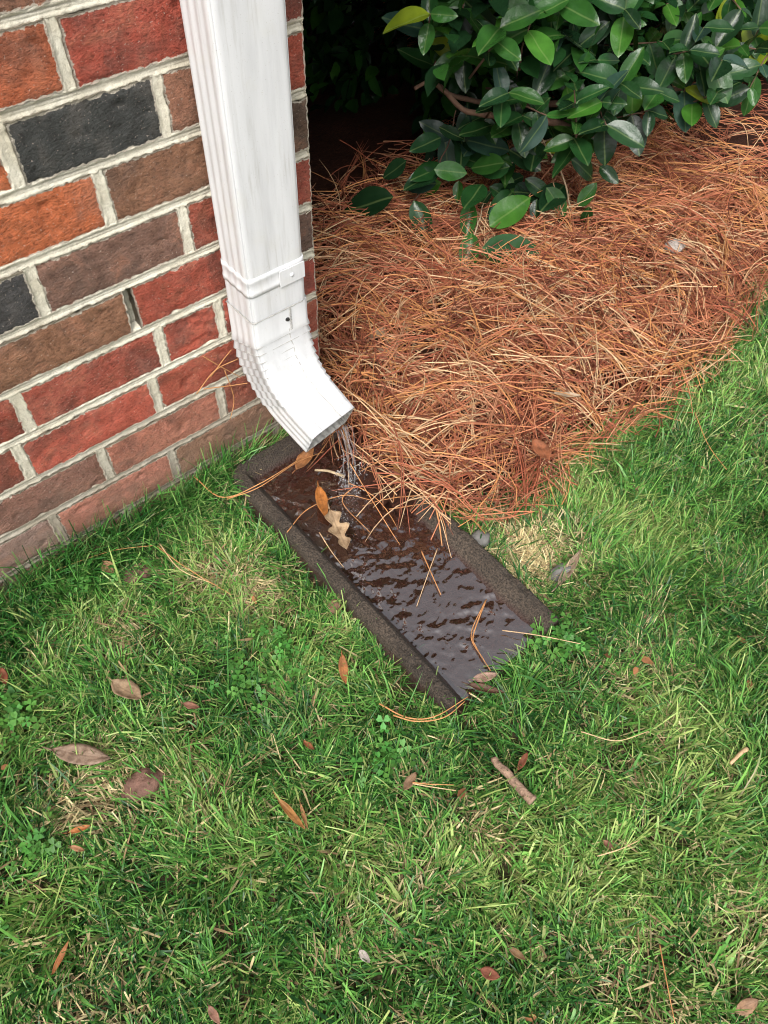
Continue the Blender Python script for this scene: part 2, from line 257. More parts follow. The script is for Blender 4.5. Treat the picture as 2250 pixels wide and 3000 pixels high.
def m_metal():
    m, nt = mat_new('white_painted_aluminium'); b = NB(nt); tc = b.n('ShaderNodeTexCoord'); P = tc.outputs['Object']
    mp = b.n('ShaderNodeMapping'); mp.inputs['Scale'].default_value = (1, 1, .12); b.l(P, mp.inputs[0])
    n1 = b.noise(mp.outputs[0], 60, 5, .6); n2 = b.noise(P, 320, 3, .7); n3 = b.noise(P, 22, 4)
    c = b.ramp(n1.outputs[0], [(.25, (.60, .605, .615)), (.5, (.69, .695, .705)), (.7, (.73, .735, .745))]).outputs[0]
    c = b.mix(b.ramp(n2.outputs[0], [(.66, (0, 0, 0)), (.74, (.55, .55, .55))]).outputs[0], c, (.50, .48, .43))
    c = b.mix(b.math('MULTIPLY', b.ramp(n3.outputs[0], [(.55, (0, 0, 0)), (.75, (1, 1, 1))]).outputs[0], .25), c, (.62, .60, .50))
    mp3 = b.n('ShaderNodeMapping'); mp3.inputs['Scale'].default_value = (1, 1, .07); b.l(P, mp3.inputs[0])
    n5 = b.noise(mp3.outputs[0], 170, 4, .6); n6 = b.noise(P, 9, 3)
    stk = b.math('MULTIPLY', b.ramp(n5.outputs[0], [(.52, (0, 0, 0)), (.70, (1, 1, 1))]).outputs[0], b.ramp(n6.outputs[0], [(.35, (0, 0, 0)), (.65, (1, 1, 1))]).outputs[0])
    c = b.mix(b.math('MULTIPLY', stk, .6), c, (.47, .46, .43))
    n7 = b.noise(P, 700, 2, .6); c = b.mix(b.ramp(n7.outputs[0], [(.70, (0, 0, 0)), (.74, (.7, .7, .7))]).outputs[0], c, (.33, .31, .28))
    b.out(b.princ(c, .42, .45, b.bump(b.math('ADD', n1.outputs[0], b.math('MULTIPLY', n3.outputs[0], .6)), .25, .0012)).outputs[0]); return m
def m_simple(name, col, rough=.8, nscale=60, var=.35, bump=.4, bdist=.001, spec=.3, metallic=0):
    m, nt = mat_new(name); b = NB(nt); tc = b.n('ShaderNodeTexCoord'); P = tc.outputs['Object']
    n1 = b.noise(P, nscale, 5, .6); n2 = b.noise(P, nscale * 5, 3, .6)
    lo = tuple(x * (1 - var) for x in col); hi = tuple(min(1, x * (1 + var)) for x in col)
    c = b.ramp(n1.outputs[0], [(.3, lo), (.7, hi)]).outputs[0]
    p = b.princ(c, rough, spec, b.bump(b.math('ADD', n1.outputs[0], b.math('MULTIPLY', n2.outputs[0], .5)), bump, bdist)); p.inputs['Metallic'].default_value = metallic
    b.out(p.outputs[0]); return m
def m_dryleaf():
    m, nt = mat_new('dry_leaf'); b = NB(nt); oi = b.n('ShaderNodeObjectInfo'); tc = b.n('ShaderNodeTexCoord')
    ofs = b.n('ShaderNodeVectorMath', operation='MULTIPLY_ADD')
    b.l(oi.outputs['Random'], ofs.inputs[0]); ofs.inputs[1].default_value = (7, 3, 5); b.l(tc.outputs['Object'], ofs.inputs[2])
    n1 = b.noise(ofs.outputs[0], 90, 4); n2 = b.noise(ofs.outputs[0], 500, 3)
    c = b.mix(1, oi.outputs['Color'], b.ramp(n1.outputs[0], [(.3, (.55, .5, .45)), (.5, (1, 1, 1)), (.75, (1.25, 1.2, 1.15))]).outputs[0], 'MULTIPLY')
    c = b.mix(.4, c, b.ramp(n2.outputs[0], [(.3, (.6, .6, .6)), (.6, (1.1, 1.1, 1.1))]).outputs[0], 'MULTIPLY')
    sg = b.n('ShaderNodeSeparateXYZ'); b.l(tc.outputs['Generated'], sg.inputs[0])
    ay = b.math('ABSOLUTE', b.math('SUBTRACT', sg.outputs[1], .5))
    rib = b.ramp(ay, [(.02, (1, 1, 1)), (.045, (0, 0, 0))]).outputs[0]
    vn_ = b.math('FRACT', b.math('MULTIPLY', b.math('ADD', sg.outputs[0], b.math('MULTIPLY', ay, -.45)), 9.0))
    vein = b.ramp(vn_, [(.06, (1, 1, 1)), (.14, (0, 0, 0))]).outputs[0]
    c = b.mix(b.math('MULTIPLY', b.math('MAXIMUM', rib, b.math('MULTIPLY', vein, .5)), .45), c, b.mix(.6, c, (.10, .05, .03)))
    n8 = b.noise(ofs.outputs[0], 40, 3); c = b.mix(b.math('MULTIPLY', b.ramp(n8.outputs[0], [(.52, (0, 0, 0)), (.62, (1, 1, 1))]).outputs[0], .5), c, b.mix(.7, c, (.09, .05, .03)))
    p = b.princ(c, .6, .35, b.bump(n1.outputs[0], .6, .0014)); t = b.n('ShaderNodeBsdfTranslucent'); b.l(c, t.inputs[0])
    mx = b.n('ShaderNodeMixShader'); mx.inputs[0].default_value = .18; b.l(p.outputs[0], mx.inputs[1]); b.l(t.outputs[0], mx.inputs[2])
    b.out(mx.outputs[0]); return m
def m_attr(name, rough, spec, transl, bump_scale=0):
    m, nt = mat_new(name); b = NB(nt); at = b.n('ShaderNodeAttribute', attribute_name='Col'); tc = b.n('ShaderNodeTexCoord')
    c = at.outputs['Color']
    n = b.noise(tc.outputs['Object'], 140, 3); c = b.mix(.6, c, b.ramp(n.outputs[0], [(.3, (.7, .7, .7)), (.7, (1.2, 1.2, 1.2))]).outputs[0], 'MULTIPLY')
    p = b.princ(c, rough, spec)
    if transl:
        t = b.n('ShaderNodeBsdfTranslucent'); b.l(c, t.inputs[0]); mx = b.n('ShaderNodeMixShader'); mx.inputs[0].default_value = transl
        b.l(p.outputs[0], mx.inputs[1]); b.l(t.outputs[0], mx.inputs[2]); b.out(mx.outputs[0])
    else: b.out(p.outputs[0])
    return m
def m_shrubleaf(stuff):
    m, nt = mat_new('shrub_leaf_mass' if stuff else 'shrub_leaf'); b = NB(nt); tc = b.n('ShaderNodeTexCoord')
    if stuff: c0 = b.n('ShaderNodeAttribute', attribute_name='Col').outputs['Color']
    else: c0 = b.n('ShaderNodeObjectInfo').outputs['Color']
    n = b.noise(tc.outputs['Object'], 3 if not stuff else 40, 4); n2 = b.noise(tc.outputs['Object'], 30 if not stuff else 300, 2)
    c = b.mix(.7, c0, b.ramp(n.outputs[0], [(.3, (.65, .7, .7)), (.7, (1.25, 1.2, 1.1))]).outputs[0], 'MULTIPLY')
    if not stuff:
        sx = b.n('ShaderNodeSeparateXYZ'); b.l(tc.outputs['Object'], sx.inputs[0])
        rib = b.ramp(b.math('ABSOLUTE', sx.outputs[1]), [(.008, (1, 1, 1)), (.022, (0, 0, 0))]).outputs[0]
        c = b.mix(b.math('MULTIPLY', rib, .5), c, b.mix(.5, c, (.22, .30, .10)))
    p = b.princ(c, .27, .40, b.bump(b.math('ADD', n.outputs[0], b.math('MULTIPLY', n2.outputs[0], .1)), .3, .006 if not stuff else .001)); t = b.n('ShaderNodeBsdfTranslucent'); b.l(b.mix(.5, c, (.12, .22, .02)), t.inputs[0])
    mx = b.n('ShaderNodeMixShader'); mx.inputs[0].default_value = .10; b.l(p.outputs[0], mx.inputs[1]); b.l(t.outputs[0], mx.inputs[2])
    b.out(mx.outputs[0]); return m
def m_ground():
    m, nt = mat_new('soil'); b = NB(nt); tc = b.n('ShaderNodeTexCoord'); P = tc.outputs['Object']
    n1 = b.noise(P, 9, 5); n2 = b.noise(P, 120, 5, .65); n3 = b.noise(P, .8, 3)
    c = b.ramp(n2.outputs[0], [(.3, (.035, .026, .017)), (.55, (.085, .062, .036)), (.8, (.16, .12, .07))]).outputs[0]
    c = b.mix(b.math('MULTIPLY', n1.outputs[0], .6), c, (.045, .055, .018))
    b.out(b.princ(c, .95, .2, b.bump(n2.outputs[0], .8, .006)).outputs[0]); return m
def m_strawbed():
    m, nt = mat_new('straw_bed'); b = NB(nt); tc = b.n('ShaderNodeTexCoord'); P = tc.outputs['Object']
    mp = b.n('ShaderNodeMapping'); mp.inputs['Scale'].default_value = (1, 6, 1); mp.inputs['Rotation'].default_value = (0, 0, .7); b.l(P, mp.inputs[0])
    mp2 = b.n('ShaderNodeMapping'); mp2.inputs['Scale'].default_value = (1, 6, 1); mp2.inputs['Rotation'].default_value = (0, 0, -.6); b.l(P, mp2.inputs[0])
    n1 = b.noise(mp.outputs[0], 90, 4, .6, 1); n2 = b.noise(mp2.outputs[0], 90, 4, .6, 1)
    s = b.math('MAXIMUM', n1.outputs[0], n2.outputs[0])
    c = b.ramp(s, [(.4, (.022, .009, .006)), (.6, (.075, .028, .016)), (.75, (.18, .07, .035))]).outputs[0]
    b.out(b.princ(c, .85, .2, b.bump(s, 1, .008)).outputs[0]); return m
def m_block():
    m, nt = mat_new('wet_concrete'); b = NB(nt); tc = b.n('ShaderNodeTexCoord'); P = tc.outputs['Object']
    n1 = b.noise(P, 14, 4); n2 = b.noise(P, 330, 5, .7); n3 = b.noise(P, 900, 2)
    vo = b.n('ShaderNodeTexVoronoi'); vo.inputs['Scale'].default_value = 300; b.l(P, vo.inputs['Vector'])
    sx = b.n('ShaderNodeSeparateXYZ'); b.l(P, sx.inputs[0])
    hgt = b.math('ADD', sx.outputs[2], b.math('MULTIPLY', n1.outputs[0], .008))
    wet = b.ramp(b.math('MULTIPLY', hgt, 10), [(.27, (1, 1, 1)), (.36, (0, 0, 0))]).outputs[0]
    dry = b.ramp(n1.outputs[0], [(.3, (.038, .030, .023)), (.7, (.082, .064, .048))]).outputs[0]
    dry = b.mix(.85, dry, b.ramp(n2.outputs[0], [(.38, (.25, .23, .22)), (.50, (1, 1, 1)), (.64, (1.9, 1.8, 1.7))]).outputs[0], 'MULTIPLY')
    wetc = b.mix(.8, dry, (.050, .019, .015))
    c = b.mix(wet, dry, wetc)
    rg = b.math('SUBTRACT', .85, b.math('MULTIPLY', wet, .57))
    h = b.math('ADD', n2.outputs[0], b.math('MULTIPLY', vo.outputs['Distance'], .5))
    b.out(b.princ(c, rg, .5, b.bump(h, 1, .0034)).outputs[0]); return m
def m_water_film():
    m, nt = mat_new('water_film'); b = NB(nt)
    lw = b.n('ShaderNodeLayerWeight'); lw.inputs['Blend'].default_value = .5
    fac = b.math('ADD', .26, b.math('MULTIPLY', b.math('POWER', lw.outputs['Facing'], 5.0), .74))   # symmetric Schlick reflectance
    g = b.n('ShaderNodeBsdfGlossy'); g.inputs['Roughness'].default_value = .04; g.inputs['Color'].default_value = (1, 1, 1, 1)
    t = b.n('ShaderNodeBsdfTransparent'); t.inputs['Color'].default_value = (.94, .80, .74, 1)
    mx = b.n('ShaderNodeMixShader'); b.l(fac, mx.inputs[0]); b.l(t.outputs[0], mx.inputs[1]); b.l(g.outputs[0], mx.inputs[2])
    b.out(mx.outputs[0]); return m
def m_water_drop():
    m, nt = mat_new('clear_water'); b = NB(nt)
    gl = b.princ((1, 1, 1), .05, .5, None, IOR=1.33, Transmission_Weight=1.0); df = b.n('ShaderNodeBsdfDiffuse'); df.inputs[0].default_value = (.85, .87, .9, 1)
    mx = b.n('ShaderNodeMixShader'); mx.inputs[0].default_value = .10; b.l(gl.outputs[0], mx.inputs[1]); b.l(df.outputs[0], mx.inputs[2]); b.out(mx.outputs[0]); return m
    b.out(b.princ((1, 1, 1), .02, .5, None, IOR=1.33, Transmission_Weight=1.0).outputs[0]); return m
M = dict(brick=m_brick(), mortar=m_mortar(), metal=m_metal(), dry=m_dryleaf(), grass=m_attr('grass_blade', .42, .4, .12), thatch=m_attr('thatch', .8, .2, 0),
         straw=m_attr('pine_needle', .5, .35, 0), leaf=m_shrubleaf(False), leafmass=m_shrubleaf(True), ground=m_ground(), bed=m_strawbed(), block=m_block(),
         water=m_water_film(), drop=m_water_drop(), core=m_simple('wall_cavity', (.055, .048, .042), .95, 40),
         bark=m_simple('shrub_bark', (.13, .075, .05), .85, 80), twigbark=m_simple('twig_bark', (.30, .20, .14), .9, 140, .5, .9, .003), paletwig=m_simple('pale_twig', (.42, .32, .2), .8, 120),
         stone=m_simple('grey_stone', (.17, .165, .155), .8, 70), mud=m_simple('mud_lump', (.18, .10, .075), .85, 60, .4, .8, .004), brownstone=m_simple('brown_stone', (.24, .14, .09), .85, 90),
         pale=m_simple('pale_bark_chip', (.40, .35, .31), .9, 160, .4, .8, .004), screw=m_simple('screw_steel', (.10, .10, .10), .4, 300, .3, .2, .0005, .5, 1),
         needle=m_simple('loose_needle', (.50, .24, .095), .5, 60, .3), needlepale=m_simple('pale_needle', (.62, .42, .24), .5, 60, .3), clover=m_attr('clover_leaf', .5, .35, .25), shade_grime=m_simple('seam_shade_grime', (.45, .44, .41), .8, 200, .3), dark=m_simple('soffit_paint', (.6, .6, .58), .7))  # seam grey stands in for shade in the gaps, with some dirt

# ------------------------------------------------------------------ terrain shape
BED = np.array([(0.0, 1.7), (0.0, .05), (-.02, -.015), (-.05, -.09), (-.09, -.19), (-.085, -.265), (-.05, -.31), (.004, -.36), (.088, -.40), (.195, -.39), (.317, -.38), (.435, -.40), (.595, -.385), (.694, -.38), (.851, -.345), (.965, -.315), (1.4, -.24), (2.6, .0), (2.6, 1.7)])
BX0, BX1, BY0, BY1 = -.237, -.010, -.592, -.045       # splash block footprint
def inside_dist(x, y, poly=BED):
    x = np.asarray(x, float); y = np.asarray(y, float)
    d = np.full(x.shape, 1e9); ins = np.zeros(x.shape, bool)
    for (ax, ay), (bx, by) in zip(poly, np.roll(poly, -1, axis=0)):
        ex, ey = bx - ax, by - ay; L = ex * ex + ey * ey
        t = np.clip(((x - ax) * ex + (y - ay) * ey) / L, 0, 1)
        d = np.minimum(d, np.hypot(x - ax - t * ex, y - ay - t * ey))
        c = ((ay > y) != (by > y)) & (x < (bx - ax) * (y - ay) / (by - ay + 1e-12) + ax)
        ins ^= c
    return np.where(ins, d, -d)
def lawn_z(x, y): return (fbm(np.asarray(x) * 4 + 9, np.asarray(y) * 4 + 3, 3, 3) - .5) * .03
def ground_z(x, y):
    x = np.asarray(x, float); y = np.asarray(y, float)
    z = lawn_z(x, y) * sst(0, .1, np.hypot(x + .3, y + .2) + .02)
    bd = inside_dist(x, y)
    z = z + .045 * sst(-.01, .16, bd) + .022 * sst(.05, .4, bd) * (fbm(x * 6, y * 6, 21, 3) - .2)
    dx = np.maximum(np.maximum(BX0 - x, x - BX1), 0); dy = np.maximum(np.maximum(BY0 - y, y - BY1), 0)
    db = np.hypot(dx, dy)
    z = np.where(bd > 0, z, z * sst(0, .08, db))
    under = (x > BX0 + .005) & (x < BX1 - .005) & (y > BY0 + .005) & (y < BY1 - .005)
    return np.where(under, -.03, z)

def axis(lo, hi, step, far):
    core = np.arange(lo, hi + 1e-6, step); g = np.cumsum(step * 1.35 ** np.arange(1, 60)); g = g[g < far]
    return np.concatenate([lo - g[::-1], core, hi + g])
gx, gy = axis(-1.2, 2.0, .016, 90), axis(-1.5, 1.3, .016, 90)
X, Y = np.meshgrid(gx, gy, indexing='ij')
Zg = ground_z(X, Y)
gr = add('ground', np_mesh('ground', np.stack([X, Y, Zg], -1).reshape(-1, 3), grid_faces(len(gx), len(gy))), M['ground']); tag(gr, kind='structure')
# bed of packed straw under the loose needles
bx, by = np.arange(-.12, 2.6, .014), np.arange(-.43, 1.7, .014)
X, Y = np.meshgrid(bx, by, indexing='ij'); bd = inside_dist(X, Y)
Zb = ground_z(X, Y) + .004 + .014 * sst(.0, .06, bd) * fbm(X * 25, Y * 25, 31, 3)
blk = (X < BX1 + .01) & (Y > BY0)
Zb = np.where(blk & (bd > 0), .026 + .03 * sst(0, .05, bd), Zb)
Fb = grid_faces(len(bx), len(by)); keep = (bd.ravel()[Fb] > .0).all(1) & ~((X.ravel()[Fb] < .004) & (Y.ravel()[Fb] > -.004)).any(1)
Vb = np.stack([X, Y, Zb], -1).reshape(-1, 3); Fb = Fb[keep]; us = np.unique(Fb); mp_ = np.zeros(len(Vb), int); mp_[us] = np.arange(len(us))
tag(add('planting_bed', np_mesh('planting_bed', Vb[us], mp_[Fb]), M['bed']), kind='structure')

# ------------------------------------------------------------------ brick house corner
HC = .078058; JZ0 = .729843              # course height, height of the top visible bed joint
BG, HG = .0112, .0118                    # bed / head joint widths
wall = empty('brick_wall', (0, 0, 0))
tag(wall, 'weathered red and brown brick house corner with cream mortar behind the white downspout', 'wall')
def brick_mesh(w, hh, depth, seed, fine=True):
    r = np.random.default_rng(seed)
    nx = max(6, int(w / (.0034 if fine else .02))); nz = 20 if fine else 5
    u = np.linspace(-1, 1, nx); v = np.linspace(-1, 1, nz); U, Vv = np.meshgrid(u, v, indexing='ij')
    k = r.random() * 90
    ex = .0022 * (fbm(Vv * 6 + k, np.sign(U) * 7 + k, 41, 4) - .4); ez = .0024 * (fbm(U * w * 130 + k, np.sign(Vv) * 9 + k, 45, 4) - .4)
    Xb = U * (w / 2) - np.sign(U) * np.abs(U) ** 8 * ex * 2; Zz = Vv * (hh / 2) - np.sign(Vv) * np.abs(Vv) ** 6 * ez * 2
    du = (1 - np.abs(U)) * w / 2; dv = (1 - np.abs(Vv)) * hh / 2; e = np.minimum(du, dv)
    yb = -.0016 * (fbm(Xb * 80 + k, Zz * 130 + k, 51, 4) - .5) * 2 + .0016 * np.exp(-e / .0022) * (.4 + fbm(Xb * 120 + k, Zz * 120, 57, 2))
    pit = sst(.70, .82, fbm(Xb * 35 + k * 2, Zz * 60, 61, 3)); yb = yb + pit * .003
    F = grid_faces(nx, nz)[:, ::-1]
    V = np.stack([Xb, yb, Zz], -1).reshape(-1, 3)
    idx = np.arange(nx * nz).reshape(nx, nz)
    loop = np.concatenate([idx[:, 0], idx[-1, 1:], idx[-2::-1, -1], idx[0, -2:0:-1]])
    back = V[loop].copy(); back[:, 1] = depth
    n = len(V); m_ = len(loop); a = np.arange(m_); bb = (a + 1) % m_
    S = np.stack([loop[a], loop[bb], n + bb, n + a], 1)
    V = np.concatenate([V, back]); F = np.concatenate([F, S[:, ::-1]])
    ed_ = np.concatenate([e.ravel(), np.zeros(len(loop))]) * 100
    me = np_mesh('brick', V, F, True, np.repeat(ed_[:, None], 3, 1)); me.materials.append(M['brick'])
    return me
# per course: head joint x positions, colours of the bricks from left to right; last brick ends at the corner x = 0
RED, ORA, BRN, BLK, PUR, DRK, PNK, GRY = (.43, .098, .064), (.50, .140, .062), (.26, .130, .080), (.058, .060, .058), (.25, .130, .100), (.35, .090, .058), (.45, .180, .125), (.34, .22, .18)
GB = (.15, .10, .075)
A_ = [-.506, -.300, -.098]; B_ = [-.608, -.405, -.202, -.105]
COURSES = {
 -2: (A_, [RED, BRN, DRK, RED]), -1: (B_, [DRK, RED, BRN, RED, BRN]),
 0: (B_, [RED, BRN, BRN, RED, DRK]),
 1: ([-.500, -.2974, -.098], [DRK, ORA, RED, DRK]),
 2: ([-.586, -.3800, -.2011, -.105], [RED, ORA, BLK, BRN, RED]),
 3: ([-.500, -.2942, -.098], [BRN, ORA, BRN, GB]),
 4: ([-.610, -.4048, -.2018, -.105], [BRN, BLK, PUR, DRK, DRK]),
 5: ([-.506, -.3007, -.098], [RED, BRN, RED, GB]),
 6: ([-.680, -.4793, -.2731, -.1757], [RED, DRK, DRK, RED, RED]),
 7: ([-.507, -.3013, -.098], [DRK, RED, DRK, DRK]),
 8: ([-.608, -.4062, -.1995, -.105], [RED, PUR, PNK, DRK, RED]),
 9: ([-.5085, -.3040, -.098], [GRY, PNK, BRN, BRN]),
 10: ([-.608, -.4062, -.1995, -.105], [GRY, BRN, BRN, DRK, BRN]),
}
XW = -1.30
pal = [RED, ORA, BRN, DRK, PUR, RED, DRK, BRN, BLK]
mort = []
def strip(P0, dirv, L, half, out_n, seed, step=.0028, edge=1.0):
    """a tooled mortar joint: runs L metres along dirv from P0, out_n is the wall's outward normal"""
    dirv = np.array(dirv, float); out_n = np.array(out_n, float); cr = np.cross(out_n, dirv)
    n = max(4, int(L / step)); s = np.linspace(0, L, n); t = np.linspace(-1, 1, 15)
    S, Tt = np.meshgrid(s, t, indexing='ij'); W = half + .0055
    D = Tt * W
    groove = -.0030 * np.exp(-(((D - .0012 - .0003 * np.sin(S * 40)) / .0008) ** 2)) - .0016 * np.exp(-(((D + .0016) / .0009) ** 2))
    if abs(dirv[2]) > .5: groove = groove * .15
    rough = .0010 * (fbm(S * 260 + seed, D * 300 + seed * 3, 71, 4) - .5) * 2
    smear = .0055 * (fbm(S * 190 + seed * 7, np.sign(D) * 5 + D * 110 + seed, 75, 3) - .44) * sst(half * .6, half + .0005, np.abs(D)) * edge
    tuck = -.011 * sst(half + .0012, W, np.abs(D)) + .0009
    hgt = -.0022 + groove + rough + smear + tuck
    P = np.array(P0)[None, None] + S[..., None] * dirv + D[..., None] * cr + hgt[..., None] * out_n
    F = grid_faces(n, len(t))
    # wind so the faces look outward
    a, b_, c = P.reshape(-1, 3)[F[0, :3]]
    if np.dot(np.cross(b_ - a, c - a), out_n) < 0: F = F[:, ::-1]
    mort.append((P.reshape(-1, 3), F))
var_full = [brick_mesh(.1925, HC - BG, .09, 900 + i, False) for i in range(6)]
sd_ = 1
for k in range(-8, 11):                      # 19 courses, from the ground to head height
    ztop = JZ0 - (k - 1) * HC; zc = ztop - HC / 2
    if k in COURSES: heads, cols = COURSES[k]
    else:
        heads = A_ if k % 2 else B_; cols = [random.choice(pal) for _ in range(len(heads) + 1)]
    hs_ = list(heads); cs_ = list(cols)
    while hs_[0] - .2045 > XW: hs_.insert(0, hs_[0] - .2045); cs_.insert(0, random.choice(pal[:8]))
    xs = [hs_[0] - .2045] + hs_ + [0.0 + HG / 2]
    for i in range(len(xs) - 1):
        w = xs[i + 1] - xs[i] - HG; xc = (xs[i] + xs[i + 1]) / 2
        c = cs_[min(i, len(cs_) - 1)]
        fine = (-2 <= k <= 10) and xc > -.95
        me = brick_mesh(w, HC - BG, .09, 100 + sd_, fine); sd_ += 1
        jit = random.uniform(.88, 1.14); 
        add('brick', me, None, wall, (xc, random.uniform(-.0022, .0006), zc + random.uniform(-.0007, .0007)), (random.uniform(-.006, .006), random.uniform(-.004, .004), random.uniform(-.006, .006)), [min(1, q * jit * random.uniform(.95, 1.05)) for q in c])
    strip((XW, 0, ztop), (1, 0, 0), -XW, BG / 2, (0, -1, 0), k * 13 + 50, .0028 if -2 <= k else .012)
    for hx in hs_:
        if k == 5 and abs(hx + .3007) < .002:                     # open weep joint, mortar set deep in it
            strip((hx + .0025, .013, ztop - HC + BG * .45), (0, 0, 1), HC - BG * .9, .0030, (0, -1, 0), 77); continue
        strip((hx, 0, ztop - HC + BG * .45), (0, 0, 1), HC - BG * .9, HG / 2 * (1.25 if k in (4, 6) and hx < -.4 else 1), (0, -1, 0), k * 17 + hx * 100 + 90, .0028 if -2 <= k else .012, 1.1)
    # the side of the house, round the corner
    off = .102 if k % 2 else .102 + .1
    ys = [.0985] + [off + .2045 * j for j in range(0 if k % 2 == 0 else 1, 6)]
    for j in range(len(ys) - 1):
        w = ys[j + 1] - ys[j] - HG
        if w < .03: continue
        me = var_full[(k * 3 + j) % 6]
        o = add('brick', me, None, wall, (0, (ys[j] + ys[j + 1]) / 2, zc), (0, 0, PI / 2), random.choice(pal))
        o.scale.x = w / .1925
    strip((0, 0, ztop), (0, 1, 0), 1.2, BG / 2, (1, 0, 0), k * 11 + 7, .012)
    for hy in ys:
        strip((0, hy, ztop - HC + BG * .45), (0, 0, 1), HC - BG * .9, HG / 2, (1, 0, 0), k * 19 + hy * 50, .012)
zt = JZ0 + 9 * HC
add('mortar', np_mesh('mortar', *merge(mort)), M['mortar'], wall)
def box(x0, x1, y0, y1, z0, z1):
    V = np.array([(x, y, z) for x in (x0, x1) for y in (y0, y1) for z in (z0, z1)], float)
    F = np.array([(0, 1, 3, 2), (4, 6, 7, 5), (0, 4, 5, 1), (2, 3, 7, 6), (0, 2, 6, 4), (1, 5, 7, 3)])
    return V, F
add('wall_core', np_mesh('wall_core', *merge([box(XW, -.034, .034, .2, -.1, zt), box(-.2, -.034, .2, 1.4, -.1, zt)]), False), M['core'], wall)
# plain upper storey and far stretches of the same wall, out of the picture
up = merge([box(XW, 0, .001, .2, zt + .005, 2.9), box(-.2, 0, .2, 1.3, zt + .005, 2.9), box(-9, XW - .002, .001, .2, -.1, 2.9), box(-.2, 0, 1.35, 7, -.1, 2.9)])
m_up, nt = mat_new('far_brickwork'); b = NB(nt); tc = b.n('ShaderNodeTexCoord')
cx_ = b.n('ShaderNodeSeparateXYZ'); b.l(tc.outputs['Object'], cx_.inputs[0]); cb = b.n('ShaderNodeCombineXYZ'); b.l(b.math('ADD', cx_.outputs[0], cx_.outputs[1]), cb.inputs[0]); b.l(cx_.outputs[2], cb.inputs[1])
bt = b.n('ShaderNodeTexBrick'); b.l(cb.outputs[0], bt.inputs['Vector']); bt.inputs['Scale'].default_value = 1; bt.inputs['Brick Width'].default_value = .2045; bt.inputs['Row Height'].default_value = HC; bt.inputs['Mortar Size'].default_value = .0055
bt.inputs['Color1'].default_value = (*RED, 1); bt.inputs['Color2'].default_value = (*BRN, 1); bt.inputs['Mortar'].default_value = (.5, .46, .38, 1)
b.out(b.princ(bt.outputs[0], .9, .2).outputs[0])
o = add('upper_wall', np_mesh('upper_wall', *up, False), m_up, wall); o['kind'] = 'stuff'
add('eave', np_mesh('eave', *box(-9, .10, -.10, 7, 2.9, 3.05), False), M['dark'], wall)

# ------------------------------------------------------------------ downspout
ds = empty('downspout', (-.12, -.043, .15)); DS = Vector(ds.location)
tag(ds, 'white painted metal downspout with curved elbow on the brick corner above the splash block', 'downspout')
XL, XR = -.167, -.073
def section(n_side=26, n_front=44, ribs=True, grow=0.0):
    """closed outline of the pipe in (a across 0..1, b depth 0=front..1=back) with ribs pressed in, offsets in metres"""
    pts = []
    r = .10
    def rib(t, k, amp): return amp * .5 * (1 - np.cos(2 * PI * k * t)) if ribs else 0
    for i in range(n_front):           # front, left to right
        t = i / n_front; off = -.0005 * (math.cos(2 * PI * 2 * t) * .5 + .5) if ribs else 0
        pts.append((t, 0.0, 0, off))
    for i in range(n_side):            # right side, front to back
        t = i / n_side; q = (t - .16) / .72; pts.append((1.0, t, rib(q, 3, .0017) if 0 < q < 1 else 0, 0))
    for i in range(n_front):           # back
        t = i / n_front; pts.append((1 - t, 1.0, 0, rib((t - .06) / .88, 6, .003) if .06 < t < .94 else 0))
    for i in range(n_side):            # left side, back to front
        t = i / n_side; q = (t - .12) / .72; pts.append((0.0, 1 - t, -rib(q, 3, .0017) if 0 < q < 1 else 0, 0))
    P = np.array(pts)
    # P: a, b, offset along inward x (sign), offset along inward depth
    return P
SEC = section()
def loft(secs, grow=0.0, ribs=1.0, cap=False):
    """secs: list of dict(FL, FR, BL, BR) corner points"""
    rows = []
    for s in secs:
        FL, FR, BL, BR = (np.array(s[k], float) for k in ('FL', 'FR', 'BL', 'BR'))
        wx = (FR - FL); W = np.linalg.norm(wx); wx = wx / W
        dv = (BL - FL); Dp = np.linalg.norm(dv); dv = dv / Dp
        g = grow + s.get('g', 0)
        a, b_ = SEC[:, 0], SEC[:, 1]
        # rounded corners by superellipse style pull-in
        ca = np.clip(np.minimum(a, 1 - a) * W, 0, .009); cb_ = np.clip(np.minimum(b_, 1 - b_) * Dp, 0, .009)
        pull_b = np.where((b_ == 0) | (b_ == 1), .009 - np.sqrt(np.maximum(0, .009 ** 2 - (.009 - ca) ** 2)), 0)
        pull_a = np.where((a == 0) | (a == 1), .009 - np.sqrt(np.maximum(0, .009 ** 2 - (.009 - cb_) ** 2)), 0)
        A = -g + a * (W + 2 * g); Bd = -g + b_ * (Dp + 2 * g)
        offa = -SEC[:, 2] * ribs * np.where(a == 0, 1, np.where(a == 1, 1, 0)); 
        A = A + np.where(a == 0, pull_a, 0) - np.where(a == 1, pull_a, 0) + np.where(a == 0, np.abs(SEC[:, 2]), 0) * ribs - np.where(a == 1, np.abs(SEC[:, 2]), 0) * ribs
        Bd = Bd + np.where(b_ == 0, pull_b - SEC[:, 3] * ribs, 0) - np.where(b_ == 1, pull_b + SEC[:, 3] * ribs, 0)
        rows.append(FL[None] + A[:, None] * wx[None] + Bd[:, None] * dv[None])
    P = np.stack(rows); n, k = P.shape[:2]
    i, j = np.meshgrid(np.arange(n - 1), np.arange(k), indexing='ij')
    q = i * k + j; r_ = i * k + (j + 1) % k
    F = np.stack([q, q + k, r_ + k, r_], -1).reshape(-1, 4)
    return P.reshape(-1, 3) - np.array(DS)[None], F
